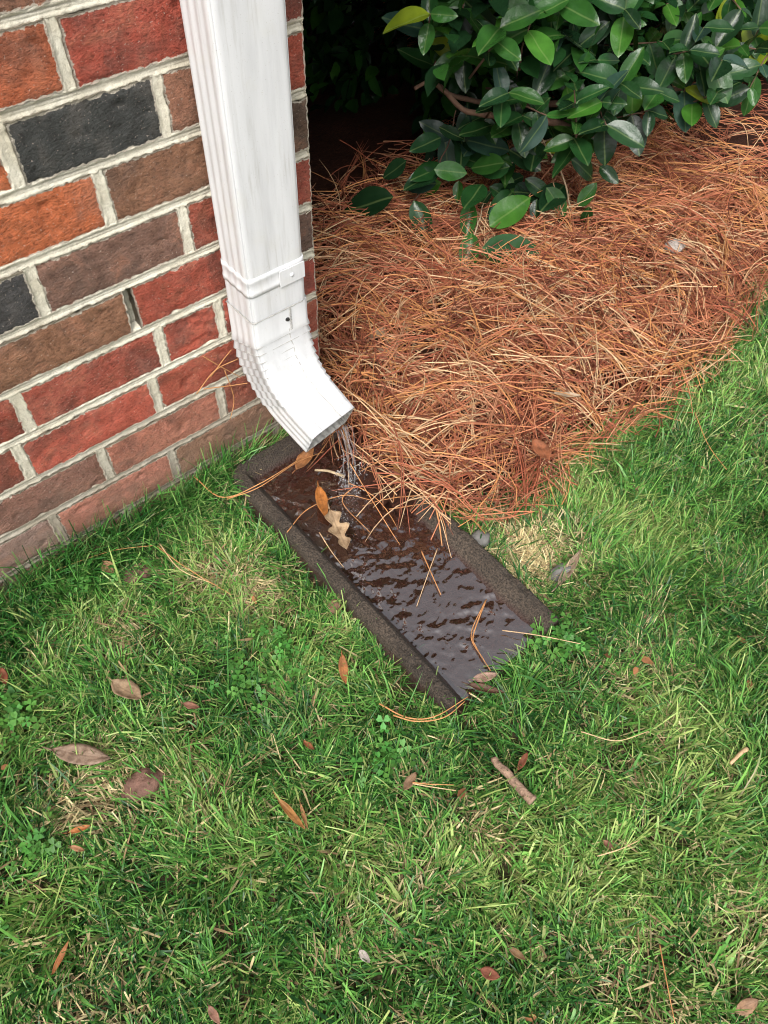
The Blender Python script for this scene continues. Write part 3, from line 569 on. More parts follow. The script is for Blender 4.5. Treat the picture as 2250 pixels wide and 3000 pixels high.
def vsec(z, g=0.0, dx=0.0, yf=-.0765, yb=-.010, tilt=0):
    return dict(FL=(XL + dx, yf, z), FR=(XR + dx, yf, z), BL=(XL + dx, yb, z), BR=(XR + dx, yb, z), g=g)
pm = np_mesh('pipe', *loft([vsec(z) for z in [2.9, 1.6, 1.0, .8, .7, .6, .5, .45, .42, .40, .385, .372, .3645]]))
add('pipe', pm, M['metal'], ds)
# strap and the lower coupling
st = np_mesh('strap', *loft([vsec(z, g) for z, g in [(.4065, -.0005), (.406, .0012), (.400, .0014), (.3985, .0009), (.386, .0009), (.3845, .0016), (.378, .0016), (.3772, -.0005)]], ribs=.6))
add('strap', st, M['metal'], ds)
cp = np_mesh('coupling', *loft([vsec(z, g) for z, g in [(.3780, .0004), (.360, .0004), (.345, .0004), (.335, .0004), (.325, -.0005)]], ribs=.55))
add('coupling', cp, M['metal'], ds)
def patch(name, x0, x1, z0, z1, y, thick=.0012, mat='metal', parent=ds, skew=0.0):
    n = 10; xs_ = np.linspace(x0, x1, n); V = []; 
    for x in xs_:
        for z in (z0, z1): V.append((x, y, z + skew * (x - x0)))
    V = np.array(V); V2 = V.copy(); V2[:, 1] += thick
    F = grid_faces(n, 2); F = np.concatenate([F[:, ::-1], F + len(V)])
    bor = np.concatenate([np.arange(0, 2 * n, 2), np.arange(2 * n - 1, 0, -2)]); m_ = len(bor); a = np.arange(m_)
    F = np.concatenate([F, np.stack([bor[a], bor[(a + 1) % m_], bor[(a + 1) % m_] + len(V), bor[a] + len(V)], 1)])
    return add(name, np_mesh(name, np.concatenate([V, V2]) - np.array(DS), F, False), M[mat], parent)
patch('strap_tab', -.118, -.0765, .3765, .4015, -.0802)
# elbow profile measured on the pipe: front (F) and back (B) edges, in (y, z), plus the twist of the outlet
FP = [(-.0770, .3375), (-.0770, .300), (-.0775, .292), (-.0805, .281), (-.0850, .270), (-.0905, .260), (-.0970, .250), (-.1045, .2415), (-.114, .2345), (-.125, .229), (-.138, .2250), (-.152, .2220), (-.166, .2198), (-.180, .2178), (-.194, .2160), (-.207, .2145)]
BP = [(-.0095, .3375), (-.0095, .285), (-.0100, .268), (-.0115, .252), (-.0150, .237), (-.0205, .224), (-.0285, .2125), (-.0380, .2025), (-.0490, .1930), (-.0610, .1850), (-.0740, .1785), (-.089, .1733), (-.106, .1695), (-.130, .1660), (-.157, .1625), (-.183, .1600)]
TW = np.clip((np.arange(16) - 2) / 13, 0, 1) ** 1.1
secs = []
for i in range(16):
    (fy, fz), (by_, bz), t = FP[i], BP[i], TW[i]
    dy, dz = .022 * t, -.0145 * t
    crimps = [0.0] if (i < 2 or i > 10) else ([0.0016, -0.0008])
    for c, g in enumerate(crimps):
        e = 0 if c == 0 else .22
        if e and i < 15:
            (fy2, fz2), (by2, bz2) = FP[i + 1], BP[i + 1]
            f_, b2 = (fy + (fy2 - fy) * e, fz + (fz2 - fz) * e), (by_ + (by2 - by_) * e, bz + (bz2 - bz) * e)
        else: f_, b2 = (fy, fz), (by_, bz)
        secs.append(dict(FL=(XL, f_[0], f_[1]), FR=(XR, f_[0] + dy, f_[1] + dz), BL=(XL, b2[0], b2[1]), BR=(XR, b2[0] + dy, b2[1] + dz), g=g + .0018))
V1, F1 = loft(secs); V2, F2 = loft([{**s} for s in secs[-9:]], grow=-.0016)
ek = len(SEC); n1 = len(V1); last1 = np.arange(n1 - ek, n1); last2 = n1 + np.arange(len(V2) - ek, len(V2))
rimf = np.stack([last1, last2, np.roll(last2, -1), np.roll(last1, -1)], 1)
Vr = np.concatenate([V1, V2[-ek:]]); rimf = np.stack([last1, n1 + np.arange(ek), n1 + np.roll(np.arange(ek), -1), np.roll(last1, -1)], 1)
el = np_mesh('elbow', Vr, np.concatenate([F1, rimf]))
elbow = add('elbow', el, M['metal'], ds)
add('inner_wall', np_mesh('inner_wall', V2, F2[:, ::-1]), M['shade_grime'], elbow)['label'] = 'grimy inside of the spout mouth, greyed for shade'  # lining greyed so the mouth looks shaded, besides its dirt
# lock seam along the front of coupling and elbow; grey tubes paint the gap's shade
def front_pt(i, a, lift=.0016):
    (fy, fz), t = FP[i], TW[i]; by_, bz = BP[i]
    n = np.array([fy - by_, fz - bz]); n /= np.linalg.norm(n)
    return np.array([XL + a * (XR - XL), fy + n[0] * lift + a * .022 * t, fz + n[1] * lift - a * .0145 * t])
sp = [front_pt(i, .61 + (.0 if i < 3 else .012 * math.sin(i * 2.1)) + .045 * (i - 2) / 13 * (i > 2), .0019) for i in range(16)]
V, F = tube(spline(sp[1:], 70), .0007, 6); add('seam', np_mesh_t('seam', V - np.array(DS), F), M['shade_grime'], elbow)
tk = []
for i in range(14):
    z = .298 + i * .0028; tk.append(tube(np.array([(XL + .63 * .094, -.0795, z), (XL + .67 * .094, -.0795, z + .0006)]), .0007, 5))
V, F = merge(tk); add('lock_stitch', np_mesh_t('lock_stitch', V - np.array(DS), F), M['shade_grime'], elbow)
tp = [front_pt(10, .44, .0014), front_pt(10, .55, .0014), front_pt(10, .66, .0014)]
V, F = tube(np.array(tp), .0007, 5); add('fold', np_mesh_t('fold', V - np.array(DS), F), M['shade_grime'], elbow)  # grey tube paints the shade along the fold
cr_ = [front_pt(i, a, .0012) for i, a in ((11, .10), (12, .16), (13, .185), (14, .19), (15, .185))]
V, F = tube(spline(cr_, 24), np.linspace(.0005, .0016, 24), 6); add('crease', np_mesh_t('crease', V - np.array(DS), F), M['metal'], elbow)
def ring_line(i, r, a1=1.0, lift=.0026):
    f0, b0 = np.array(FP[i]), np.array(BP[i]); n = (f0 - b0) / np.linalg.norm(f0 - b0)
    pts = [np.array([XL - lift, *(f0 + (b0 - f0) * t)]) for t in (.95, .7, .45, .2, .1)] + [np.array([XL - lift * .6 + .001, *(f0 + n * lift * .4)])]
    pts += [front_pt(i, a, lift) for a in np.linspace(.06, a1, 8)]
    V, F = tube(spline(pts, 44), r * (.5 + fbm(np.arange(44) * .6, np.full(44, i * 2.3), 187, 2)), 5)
    return np_mesh_t('crimp_shade', V - np.array(DS), F)
for i, r in ((2, .0006), (3, .0006), (4, .0005), (5, .0004), (6, .0003)): add('crimp_shade', ring_line(i, r), M['shade_grime'], elbow)  # grey lines paint the shade at the crimps
add('joint_shade', ring_line(0, .0007, .9, .0020), M['shade_grime'], elbow)  # a tube, no opening: the joint's shade painted grey
def lathe(prof, n=14):
    prof = np.array(prof); th = np.arange(n) * 2 * PI / n
    V = np.stack([np.cos(th)[:, None] * prof[None, :, 0], np.sin(th)[:, None] * prof[None, :, 0], np.broadcast_to(prof[None, :, 1], (n, len(prof)))], -1)
    return V.reshape(-1, 3), grid_faces(n, len(prof), True)
V, F = lathe([(.0038, 0), (.0038, .0008), (.0026, .0012), (.0026, .0030), (.0012, .0031), (.0001, .0024)])
add('screw', np_mesh('screw', V, F, False), M['screw'], ds, Vector((XL + .60 * .094, -.0775, .318)) - DS, (PI / 2, 0, 0))
V, F = lathe([(.003, 0), (.0028, .001), (.0012, .0018), (.0001, .0018)])
add('rivet', np_mesh('rivet', V, F), M['metal'], ds, Vector((-.098, -.0802, .389)) - DS, (PI / 2, 0, 0))

# ------------------------------------------------------------------ splash block
ny, nx = 200, 92
ty = np.linspace(BY0, BY1, ny); sx_ = np.linspace(0, 1, nx)
Rb = .030
def half_in(y):
    d = BY1 - y; return np.where(d < Rb, Rb - np.sqrt(np.maximum(0, Rb ** 2 - (Rb - d) ** 2)), 0)
S, Tt = np.meshgrid(sx_, ty, indexing='ij')
hi_ = half_in(Tt); wob = .0050 * (fbm(Tt * 22, S * 2, 81, 4) - .5)
Xb = BX0 + hi_ + wob + S * (BX1 - BX0 - 2 * hi_)
dL, dR, dB = (Xb - BX0), (BX1 - Xb), (BY1 - Tt)
d1 = np.minimum(dL, dR)
corner = (d1 < Rb) & (dB < Rb)
de = np.where(corner, Rb - np.hypot(Rb - d1, Rb - dB), np.minimum(d1, dB))
de = np.maximum(de, 0) + .0015 * (fbm(Xb * 40, Tt * 40, 83, 3) - .5)
FLOOR = .012 + .010 * sst(-.12, -.03, Xb) * sst(-.30, -.50, Tt) - .004 * sst(-.55, -.592, Tt) + .002 * (fbm(Xb * 30, Tt * 30, 85, 3) - .5)
rimz = .046 - .006 * sst(-.5, -.592, Tt) + .004 * (fbm(Tt * 9, Xb * 9, 84, 2) - .5)
prof_ = np.where(de < .024, rimz - .010 * (1 - np.sqrt(np.clip(1 - ((.012 - np.minimum(de, .012)) / .012) ** 2, 0, 1))), 0)
tt_ = np.clip((de - .020) / .026, 0, 1)
chip = .006 * sst(.60, .78, fbm(Xb * 45 + 3, Tt * 45, 89, 3)) * sst(.012, .0, np.abs(de - .006))
Zt = np.where(de < .019, rimz - .006 * np.clip((.006 - de) / .006, 0, 1) ** 2, FLOOR + (rimz - FLOOR) * (1 - np.clip((de - .019) / .024, 0, 1)) ** 1.25)
Zt = Zt - chip + .0022 * (fbm(Xb * 70, Tt * 70, 82, 3) - .5) * sst(.03, .02, de)
Zt = Zt + .0011 * (fbm(Xb * 300, Tt * 300, 87, 3) - .5) * 2
Zt = np.where(Tt < BY0 + .006, Zt - .004 * ((BY0 + .006 - Tt) / .006) ** 2, Zt)
V = np.stack([Xb, Tt, Zt], -1).reshape(-1, 3); F = grid_faces(nx, ny)
idx = np.arange(nx * ny).reshape(nx, ny)
loop = np.concatenate([idx[:, 0], idx[-1, 1:], idx[-2::-1, -1], idx[0, -2:0:-1]]); m_ = len(loop)
bk = V[loop].copy(); bk[:, 2] = -.04; bk[:, 0] += np.sign(bk[:, 0] + .12) * .003
n = len(V); a = np.arange(m_); bb = (a + 1) % m_
F = np.concatenate([F, np.stack([loop[bb], loop[a], n + a, n + bb], 1)]); V = np.concatenate([V, bk])
B0 = np.array([-.1235, -.32, 0])
sb = add('splash_block', np_mesh('splash_block', V - B0, F), M['block'], None, B0)
tag(sb, 'dark wet concrete splash block with raised rims lying below the downspout outlet', 'splash block')
# water standing and running in the trough
wx_, wy_ = np.linspace(-.219, -.026, 130), np.linspace(-.588, -.072, 340)
X, Y = np.meshgrid(wx_, wy_, indexing='ij')
wv = np.zeros_like(X)
rw = np.random.default_rng(5)
for i in range(34):
    lam = rw.uniform(.009, .034); an = rw.normal(-1.1, .95); k_ = 2 * PI / lam
    wv += rw.uniform(.5, 1) * lam / .022 * np.sin(k_ * (X * math.cos(an) + Y * math.sin(an)) + rw.random() * 7 + 6.5 * fbm(X * 20 + i * 3.7, Y * 16, 91, 2))
wv = wv / 34 ** .5
wq = fbm(X * 40, Y * 40, 92, 2) * 1.6
rid = 1 - np.abs(2 * fbm(X * 62 + Y * 30 + wq, Y * 46 - X * 22 + wq, 93, 3) - 1)
wv = .85 * wv + 1.2 * (rid - .75) + .7 * (fbm(X * 120 + wq, Y * 95, 94, 2) - .5)
calm = .45 + .9 * sst(.3, .7, fbm(X * 14, Y * 14, 95, 2))
swirl = np.exp(-(((X + .09) / .05) ** 2 + ((Y + .2) / .09) ** 2))
Zw = .0228 + .00088 * wv * calm + .0009 * swirl * (fbm(X * 130, Y * 130, 97, 3) - .5) * 2 + .006 * sst(-.25, -.08, Y)*0 - .002 * sst(-.560, -.588, Y)
water = add('water', np_mesh('water', np.stack([X, Y, Zw], -1).reshape(-1, 3), grid_faces(len(wx_), len(wy_))), M['water']); tag(water, kind='structure')
# falling water
parts = []
rs_ = np.random.default_rng(8)
def strand(x0, y0, z0, x1, y1, z1, r, wob_=.003):
    n = 16; t = np.linspace(0, 1, n); P = np.stack([x0 + (x1 - x0) * t, y0 + (y1 - y0) * t ** .6, z0 + (z1 - z0) * t ** 1.3], 1)
    ph = rs_.random(3) * 6; P[:, 0] += wob_ * np.sin(t * 9 + ph[0]) * t; P[:, 1] += wob_ * np.sin(t * 8 + ph[1]) * t
    R = .6 * r * (.35 + .65 * np.sin(t * 21 + ph[2]) ** 2) * np.where(t > .92, .6, 1)
    parts.append(tube(P, R, 7))
strand(-.083, -.168, .150, -.078, -.196, .026, .0030); strand(-.090, -.170, .150, -.088, -.192, .026, .0022, .005)
strand(-.078, -.166, .147, -.070, -.190, .026, .0018, .004); strand(-.096, -.172, .151, -.097, -.186, .028, .0013, .006); strand(-.086, -.171, .150, -.083, -.203, .026, .0016, .007)
for q in range(7): strand(-.088 + .004 * q - .01, -.169, .150, -.098 + .0055 * q + rs_.normal(0, .003), -.192 + rs_.normal(0, .006), .026, rs_.uniform(.0009, .0019), .007)
ic = [(math.cos(a) * math.cos(b), math.sin(a) * math.cos(b), math.sin(b)) for b in (-1.2, -.5, .2, .8, 1.3) for a in np.arange(7) * 2 * PI / 7]
for i in range(190):
    f = rs_.random(); c = np.array([-.085 + rs_.normal(0, .014), -.19 + rs_.normal(0, .013), .026 + .07 * f ** 2.2]); r = rs_.uniform(.0006, .0017)
    th = np.arange(7) * 2 * PI / 7; bl = np.array([-1.25, -.6, 0, .6, 1.25])
    Vd = np.stack([np.cos(th)[:, None] * np.cos(bl), np.sin(th)[:, None] * np.cos(bl), np.broadcast_to(np.sin(bl) * 1.3, (7, 5))], -1).reshape(-1, 3) * r + c
    parts.append((Vd, grid_faces(7, 5, True)))
V, F = merge(parts); W0 = np.array([-.085, -.19, .025])
ws = add('water_stream', np_mesh_t('water_stream', V - W0, F), M['drop'], None, W0); tag(ws, 'clear water trickling from the downspout outlet into the splash block', 'water')

# ------------------------------------------------------------------ lawn grass (uncountable)
CAMXY = np.array([-.59, -.82])
def in_lawn(x, y, m=0.0):
    bd = inside_dist(x, y)
    blk = (x > BX0 - .003) & (x < BX1 + .003) & (y > BY0 - .002) & (y < BY1 + .003)
    wl = (y > -.004) & (x < .01)
    return (bd < .012 + .02 * vn(x * 40, y * 40, 101)) & ~blk & ~wl
PATCH = [(.066, -.480, .10, 1.0), (-.657, -.369, .075, .85), (-.318, -.254, .055, .8), (-.518, -.182, .05, .55), (-.36, -.19, .06, .5), (-.40, -.10, .05, .35), (-.78, -.60, .10, .40), (-.30, -.98, .10, .30), (.02, -.45, .04, .9), (-.45, -.72, .09, .22), (.30, -.75, .1, .25), (-.10, -.80, .08, .2), (-.55, -.45, .07, .25)]
def dead_frac(x, y):
    d = .035 + .26 * sst(.50, .76, fbm(x * 7 + 3, y * 7 + 8, 111, 3))
    for px, py, r, s in PATCH: d = np.maximum(d, s * np.exp(-((x - px) ** 2 + (y - py) ** 2) / (r * r) * 1.2))
    return d
def scatter(n, x0, x1, y0, y1): return rng.uniform(x0, x1, n), rng.uniform(y0, y1, n)
bxs, bys = [], []
for n, reg in ((165000, (-1.0, .45, -1.2, .0)), (64000, (.0, 1.15, -1.0, -.25)), (24000, (-1.8, 2.2, -2.0, .0))):
    x, y = scatter(n, *reg); tx = x + .012 * (vn(x * 45, y * 45, 121) - .5); ty_ = y + .012 * (vn(x * 45, y * 45, 122) - .5)
    k = in_lawn(tx, ty_); bxs.append(tx[k]); bys.append(ty_[k])
# taller unmown fringes: foot of the wall, the block's outer side, the bed edge
tfx, tfy = rng.normal(.064, .042, 2400), rng.normal(-.478, .042, 2400); k = in_lawn(tfx, tfy); bxs.append(tfx[k]); bys.append(tfy[k])
x = rng.uniform(-.75, -.17, 3600); y = -np.abs(rng.normal(0, .035, 3600)) - .004; k = in_lawn(x, y); fr_x, fr_y = x[k], y[k]
bx_, by_ = np.concatenate(bxs + [fr_x]), np.concatenate(bys + [fr_y]); nf = len(fr_x); N = len(bx_)
dd = dead_frac(bx_, by_)
thin = rng.random(N) < np.clip(1 - (dd - .45) * .9, .4, 1); thin[-nf:] = True
bx_, by_, dd = bx_[thin], by_[thin], dd[thin]; N = len(bx_)
fringe = np.zeros(N, bool); fringe[-nf:] = True
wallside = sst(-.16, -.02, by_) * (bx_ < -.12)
L = rng.gamma(8, .0044, N) * (.75 + .5 * fbm(bx_ * 6, by_ * 6, 131, 3)) * (1 + .55 * wallside)
L = np.where(fringe, rng.uniform(.05, .105, N), L); L = np.clip(L, .014, .12)
dead = rng.random(N) < dd; L = np.where(dead, L * .8, L)
# blades fan out of tufts, tufts share a lean
ang = 2 * PI * fbm(bx_ * 10, by_ * 10, 141, 2) * 2.4 + rng.normal(0, 1.05, N)
ang = np.where(wallside * rng.random(N) > .25, -1.3 + rng.normal(0, .8, N), ang)
lean = np.clip(rng.normal(.60, .33, N), .05, 1.45); lean = np.where(fringe, np.clip(rng.normal(.42, .25, N), .05, 1.1), lean); lean = np.where(dead, np.clip(lean + .3, 0, 1.5), lean)
curl = rng.normal(.65, .6, N)
Wd = rng.gamma(10, .000185, N) * (1 + .25 * (fbm(bx_ * 5, by_ * 5, 151, 2) - .5)); Wd = np.where(dead, Wd * .85, Wd); broad = rng.random(N) < .07; Wd = np.where(broad & ~dead, Wd * 1.75, Wd); mown = np.where(rng.random(N) < .6, .62, .10)
tt = np.array([0, .38, .74, 1.0]); wf = np.array([.8, 1.0, .75, .10])
z0 = ground_z(bx_, by_) - .002
P = np.zeros((N, 4, 3)); px, py, pz = bx_.copy(), by_.copy(), z0.copy()
P[:, 0] = np.stack([px, py, pz], 1)
for k in range(1, 4):
    th = np.clip(lean + curl * (tt[k - 1] + tt[k]) / 2 * 1.0, 0, 1.62); ds_ = L * (tt[k] - tt[k - 1])
    a2 = ang + .25 * curl * tt[k]
    px = px + np.sin(th) * np.cos(a2) * ds_; py = py + np.sin(th) * np.sin(a2) * ds_; pz = np.maximum(pz + np.cos(th) * ds_, z0 + .004 + .012 * rng.random(N))
    P[:, k] = np.stack([px, py, pz], 1)
roll = rng.normal(0, .7, N)
side = np.stack([-np.sin(ang) * np.cos(roll), np.cos(ang) * np.cos(roll), np.sin(roll)], 1)
Vv = np.empty((N, 4, 2, 3)); 
for k in range(4):
    off = side * (Wd * (wf[k] if k < 3 else mown) * .5)[:, None]; Vv[:, k, 0] = P[:, k] - off; Vv[:, k, 1] = P[:, k] + off
keepw = ~((Vv[..., 1] > -.003) & (Vv[..., 0] < .012)).any((1, 2))
inb = ((P[:, 1:, 0] > BX0 + .014) & (P[:, 1:, 0] < BX1 - .012) & (P[:, 1:, 1] > BY0 + .028) & (P[:, 1:, 1] < BY1 - .01)).any(1)
keepw &= ~(inb & (rng.random(N) < .93))
# colours
tone = fbm(bx_ * 9 + 1, by_ * 9 + 5, 161, 3)[:, None]; rnd = rng.random(N)[:, None]
g_dark, g_mid, g_lt, g_yel = np.array([.020, .088, .021]), np.array([.072, .235, .040]), np.array([.225, .480, .095]), np.array([.52, .56, .20])
f = np.clip(.95 * rnd + .95 * (tone - .5), 0, 1)
C = np.where(f < .45, g_dark + (g_mid - g_dark) * (f / .45), g_mid + (g_lt - g_mid) * ((f - .45) / .55))
yl = (rng.random(N) < .13 + .38 * sst(.5, .7, tone[:, 0]))[:, None]; C = np.where(yl, C * .45 + g_yel * .55 * (.6 + .6 * rnd), C)
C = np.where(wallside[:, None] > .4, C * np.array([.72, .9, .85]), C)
pale = np.exp(-((bx_ - .058) ** 2 + (by_ + .474) ** 2) / .09 ** 2)[:, None]
dcol = (1 + .45 * pale) * np.where(rng.random(N)[:, None] < .65, np.array([.64, .54, .30]), np.array([.46, .36, .19])) * (.6 + .7 * rnd)
C = np.where(dead[:, None], dcol, C)
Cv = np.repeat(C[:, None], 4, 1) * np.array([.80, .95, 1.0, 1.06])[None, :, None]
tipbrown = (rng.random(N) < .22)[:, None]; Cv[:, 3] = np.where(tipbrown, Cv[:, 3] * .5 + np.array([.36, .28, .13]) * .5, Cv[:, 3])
Vv, Cv = Vv[keepw], Cv[keepw]; N = len(Vv)
V = Vv.reshape(-1, 3); C8 = np.repeat(Cv[:, :, None], 2, 2).reshape(-1, 3)
base = np.arange(N)[:, None, None] * 8; k3 = np.arange(3)[None, :, None] * 2
F = (base + k3 + np.array([0, 1, 3, 2])[None, None]).reshape(-1, 4)
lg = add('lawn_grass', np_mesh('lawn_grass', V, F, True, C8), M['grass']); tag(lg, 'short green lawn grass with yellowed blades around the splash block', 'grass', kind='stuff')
# thatch: short dead clippings and leaf scraps on the soil
n = 42000; x, y = scatter(n, -1.0, 1.0, -1.2, .0); k = in_lawn(x, y) & (rng.random(n) < .10 + .8 * dead_frac(x, y)); x, y = x[k], y[k]; n = len(x)
a = rng.uniform(0, 2 * PI, n); Lh = rng.uniform(.008, .024, n); w = rng.uniform(.0006, .0016, n); z = ground_z(x, y) + rng.uniform(.003, .020, n)
scr = rng.random(n) < .003; w = np.where(scr, rng.uniform(.003, .006, n), w); Lh = np.where(scr, rng.uniform(.005, .010, n), Lh); z = np.where(scr, z + .012, z)
d = np.stack([np.cos(a), np.sin(a), rng.normal(0, .25, n)], 1); s = np.stack([-np.sin(a), np.cos(a), rng.normal(0, .3, n)], 1); c0 = np.stack([x, y, z], 1)
V = np.stack([c0 - d * Lh[:, None] - s * w[:, None] * .6, c0 - d * Lh[:, None] * .2 - s * w[:, None], c0 + d * Lh[:, None] - s * w[:, None] * .3, c0 + d * Lh[:, None] + s * w[:, None] * .3, c0 + s * w[:, None] * 1.0, c0 - d * Lh[:, None] + s * w[:, None] * .6], 1)
okw = ~((V[..., 1] > -.003) & (V[..., 0] < .012)).any(1); V = V[okw]; n = len(V)
cc = np.where(rng.random(n)[:, None] < .6, np.array([.46, .38, .20]), np.array([.28, .19, .10])) * rng.uniform(.5, 1.25, n)[:, None]
cc = np.where(scr[okw][:, None], np.array([.30, .135, .06]) * rng.uniform(.5, 1.2, n)[:, None], cc)
F = (np.arange(n)[:, None, None] * 6 + np.array([[0, 1, 4, 5], [1, 2, 3, 4]])[None]).reshape(-1, 4)
th_ = add('grass_thatch', np_mesh('grass_thatch', V.reshape(-1, 3), F, True, np.repeat(cc[:, None], 6, 1).reshape(-1, 3)), M['thatch']); tag(th_, 'pale dead clippings and leaf scraps lying between the grass blades', 'thatch', kind='stuff')

# ------------------------------------------------------------------ pine straw (uncountable)
def straw_surface(x, y):
    z = ground_z(x, y); bd = inside_dist(x, y)
    onb = (x < BX1 + .01) & (x > BX0) & (y > BY0) & (y < BY1 + .01)
    return np.where(onb, np.maximum(.048 + .02 * sst(-.01, .05, bd), 0), z)
nf_ = 6900
x = np.concatenate([rng.uniform(-.14, 1.2, 4300), rng.uniform(.0, 2.5, 2000)]); y = np.concatenate([rng.uniform(-.46, .5, 4300), rng.uniform(-.3, 1.1, 2000)])
bd = inside_dist(x, y); k = (bd > -.005 - .03 * rng.random(len(x)) ** 3) & ~((x < 1.0) & (y > .34 + .18 * rng.random(len(x)) ** 2)); x, y = x[k], y[k]; nfa = len(x)
rep = rng.integers(2, 5, nfa)
ix = np.repeat(np.arange(nfa), rep); N = len(ix)
fa = 2 * PI * fbm(x * 5, y * 5, 171, 2) * 2 + rng.normal(0, 2.4, nfa)
bd = inside_dist(x, y); gxn = inside_dist(x + .01, y) - bd; gyn = inside_dist(x, y + .01) - bd
tang = np.arctan2(gyn, gxn) + PI / 2 * np.where(rng.random(nfa) < .5, 1, -1) + rng.normal(0, .30, nfa)
fa = np.where(rng.random(nfa) < 1.1 * np.exp(-np.maximum(bd, 0) / .042), tang, fa)
layer = rng.random(nfa) ** 1.2 * .055 + .002
Lf = rng.uniform(.10, .23, nfa)
curv = rng.normal(0, 1, nfa) * 3.2
A = fa[ix] + rng.normal(0, .16, N); Ln = Lf[ix] * rng.uniform(.8, 1.08, N); cv = curv[ix] + rng.normal(0, 2.2, N)
K = 8; s = np.linspace(0, 1, K)
pts = np.zeros((N, K, 3)); cxp, cyp = x[ix].copy(), y[ix].copy()
pts[:, 0, 0], pts[:, 0, 1] = cxp, cyp
for k in range(1, K):
    aa = A + cv * Ln * s[k]; cxp = cxp + np.cos(aa) * Ln / (K - 1); cyp = cyp + np.sin(aa) * Ln / (K - 1); pts[:, k, 0], pts[:, k, 1] = cxp, cyp
ctr = pts[:, :, :2].mean(1); sh = ctr - np.stack([x[ix], y[ix]], 1); pts[:, :, :2] -= sh[:, None] * rng.uniform(.5, 1, N)[:, None, None]
zz = straw_surface(pts[..., 0], pts[..., 1])
zz = zz * .55 + zz.mean(1, keepdims=True) * .45
arch = rng.uniform(-.006, .022, N)[:, None] * np.sin(PI * s)[None] + (rng.normal(0, .20, N) * Ln)[:, None] * (s - .5)[None]
pts[..., 2] = zz + np.maximum(layer[ix][:, None] + arch + .006, .003)
# droop over the edge of the bed
ed = inside_dist(pts[..., 0], pts[..., 1]); pts[..., 2] -= np.clip(-ed, 0, .1) * .25
bad = ((pts[..., 1] > -.002) & (pts[..., 0] < .006)).any(1) | (pts[..., 1] > .002).any(1) & (pts[..., 0] < .006).any(1)
far = (ed.min(1) < -.075) & (rng.random(N) < .9)
# keep the pipe clear
hitp = ((pts[..., 0] > -.20) & (pts[..., 0] < -.05) & (pts[..., 1] > -.30) & (pts[..., 1] < 0) & (ed < .0)).any(1) & (rng.random(N) < .75)
ok = ~(bad | far | hitp); pts = pts[ok]; ixk = ix[ok]; N = len(pts)
lay = layer[ixk]
T = np.gradient(pts, axis=1); T /= np.linalg.norm(T, axis=2)[..., None] + 1e-9
A1 = np.cross(T, np.array([0, 0, 1.])); A1 /= np.linalg.norm(A1, axis=2)[..., None] + 1e-9; B1 = np.cross(A1, T)
rad = (rng.uniform(.00075, .00120, N)[:, None] * np.array([1.15, 1, 1, 1, 1, .95, .8, .35])[None])[..., None]
V = np.stack([pts + rad * (math.cos(q) * A1 + math.sin(q) * B1) for q in (PI / 2, PI * 7 / 6, PI * 11 / 6)], 2).reshape(-1, 3)
pal_n = np.array([[.54, .205, .110], [.64, .30, .125], [.42, .130, .075], [.70, .46, .28], [.68, .48, .30], [.20, .060, .035], [.60, .28, .165]])
pal_n[:, 2] *= .93
pr_ = rng.choice(7, nfa, p=[.22, .16, .18, .10, .05, .18, .11])
Cn = pal_n[pr_][ixk] * rng.uniform(.72, 1.2, N)[:, None]
Cn = np.repeat(Cn[:, None], K * 3, 1).reshape(-1, 3)
i, j = np.meshgrid(np.arange(K - 1), np.arange(3), indexing='ij'); q = i * 3 + j; r = i * 3 + (j + 1) % 3
Fq = np.stack([q, q + 3, r + 3, r], -1).reshape(-1, 4)
F = (np.arange(N)[:, None, None] * K * 3 + Fq[None]).reshape(-1, 4)
ps = add('pine_straw', np_mesh('pine_straw', V, F, True, Cn), M['straw']); tag(ps, 'thick reddish brown pine straw mulch heaped beside the splash block under the shrub', 'pine straw', kind='stuff')

# ------------------------------------------------------------------ shrub
shrub = empty('shrub', (1.15, .72, .05)); SH = np.array(shrub.location)
tag(shrub, 'glossy dark green broadleaf shrub overhanging the pine straw', 'shrub')
def leaf_arrays(n_l, n_w, width, fold, droop, twist, tip=1.6):
    t = np.linspace(0, 1, n_l); v = np.linspace(-1, 1, n_w); Tt, Vv = np.meshgrid(t, v, indexing='ij')
    prof = np.sin(PI * np.clip(Tt, 0, 1) ** .86) ** .64 * (1 - .18 * Tt ** 3); prof[-1] = .0; prof[0] = .03
    hw = width * .5 * prof
    Xl = Tt - droop * .12 * Tt ** 2; Yl = Vv * hw; Zl = fold * np.abs(Yl) - droop * Tt ** 2 * .35 + twist * Yl * Tt + .012 * np.sin(Tt * 9 + Vv * 2)
    return np.stack([Xl, Yl, Zl], -1).reshape(-1, 3), grid_faces(n_l, n_w)
LV = [np_mesh('leaf', *leaf_arrays(11, 5, w, f, d, t)) for w, f, d, t in ((.50, .35, .25, .1), (.46, .5, .45, -.2), (.54, .22, .10, .25), (.44, .3, .6, .0), (.50, .15, -.15, -.15), (.52, .42, .35, .3))]
for me in LV: me.materials.append(M['leaf'])
TONE = [(.010, .034, .013), (.026, .062, .044), (.014, .054, .015), (.024, .085, .016), (.046, .145, .020), (.20, .26, .02)]
def frame_to(d, nrm):
    d = d / np.linalg.norm(d); y = np.cross(nrm, d); y /= np.linalg.norm(y) + 1e-9; z = np.cross(d, y)
    return Matrix(((d[0], y[0], z[0], 0), (d[1], y[1], z[1], 0), (d[2], y[2], z[2], 0), (0, 0, 0, 1)))
nleaf = 0
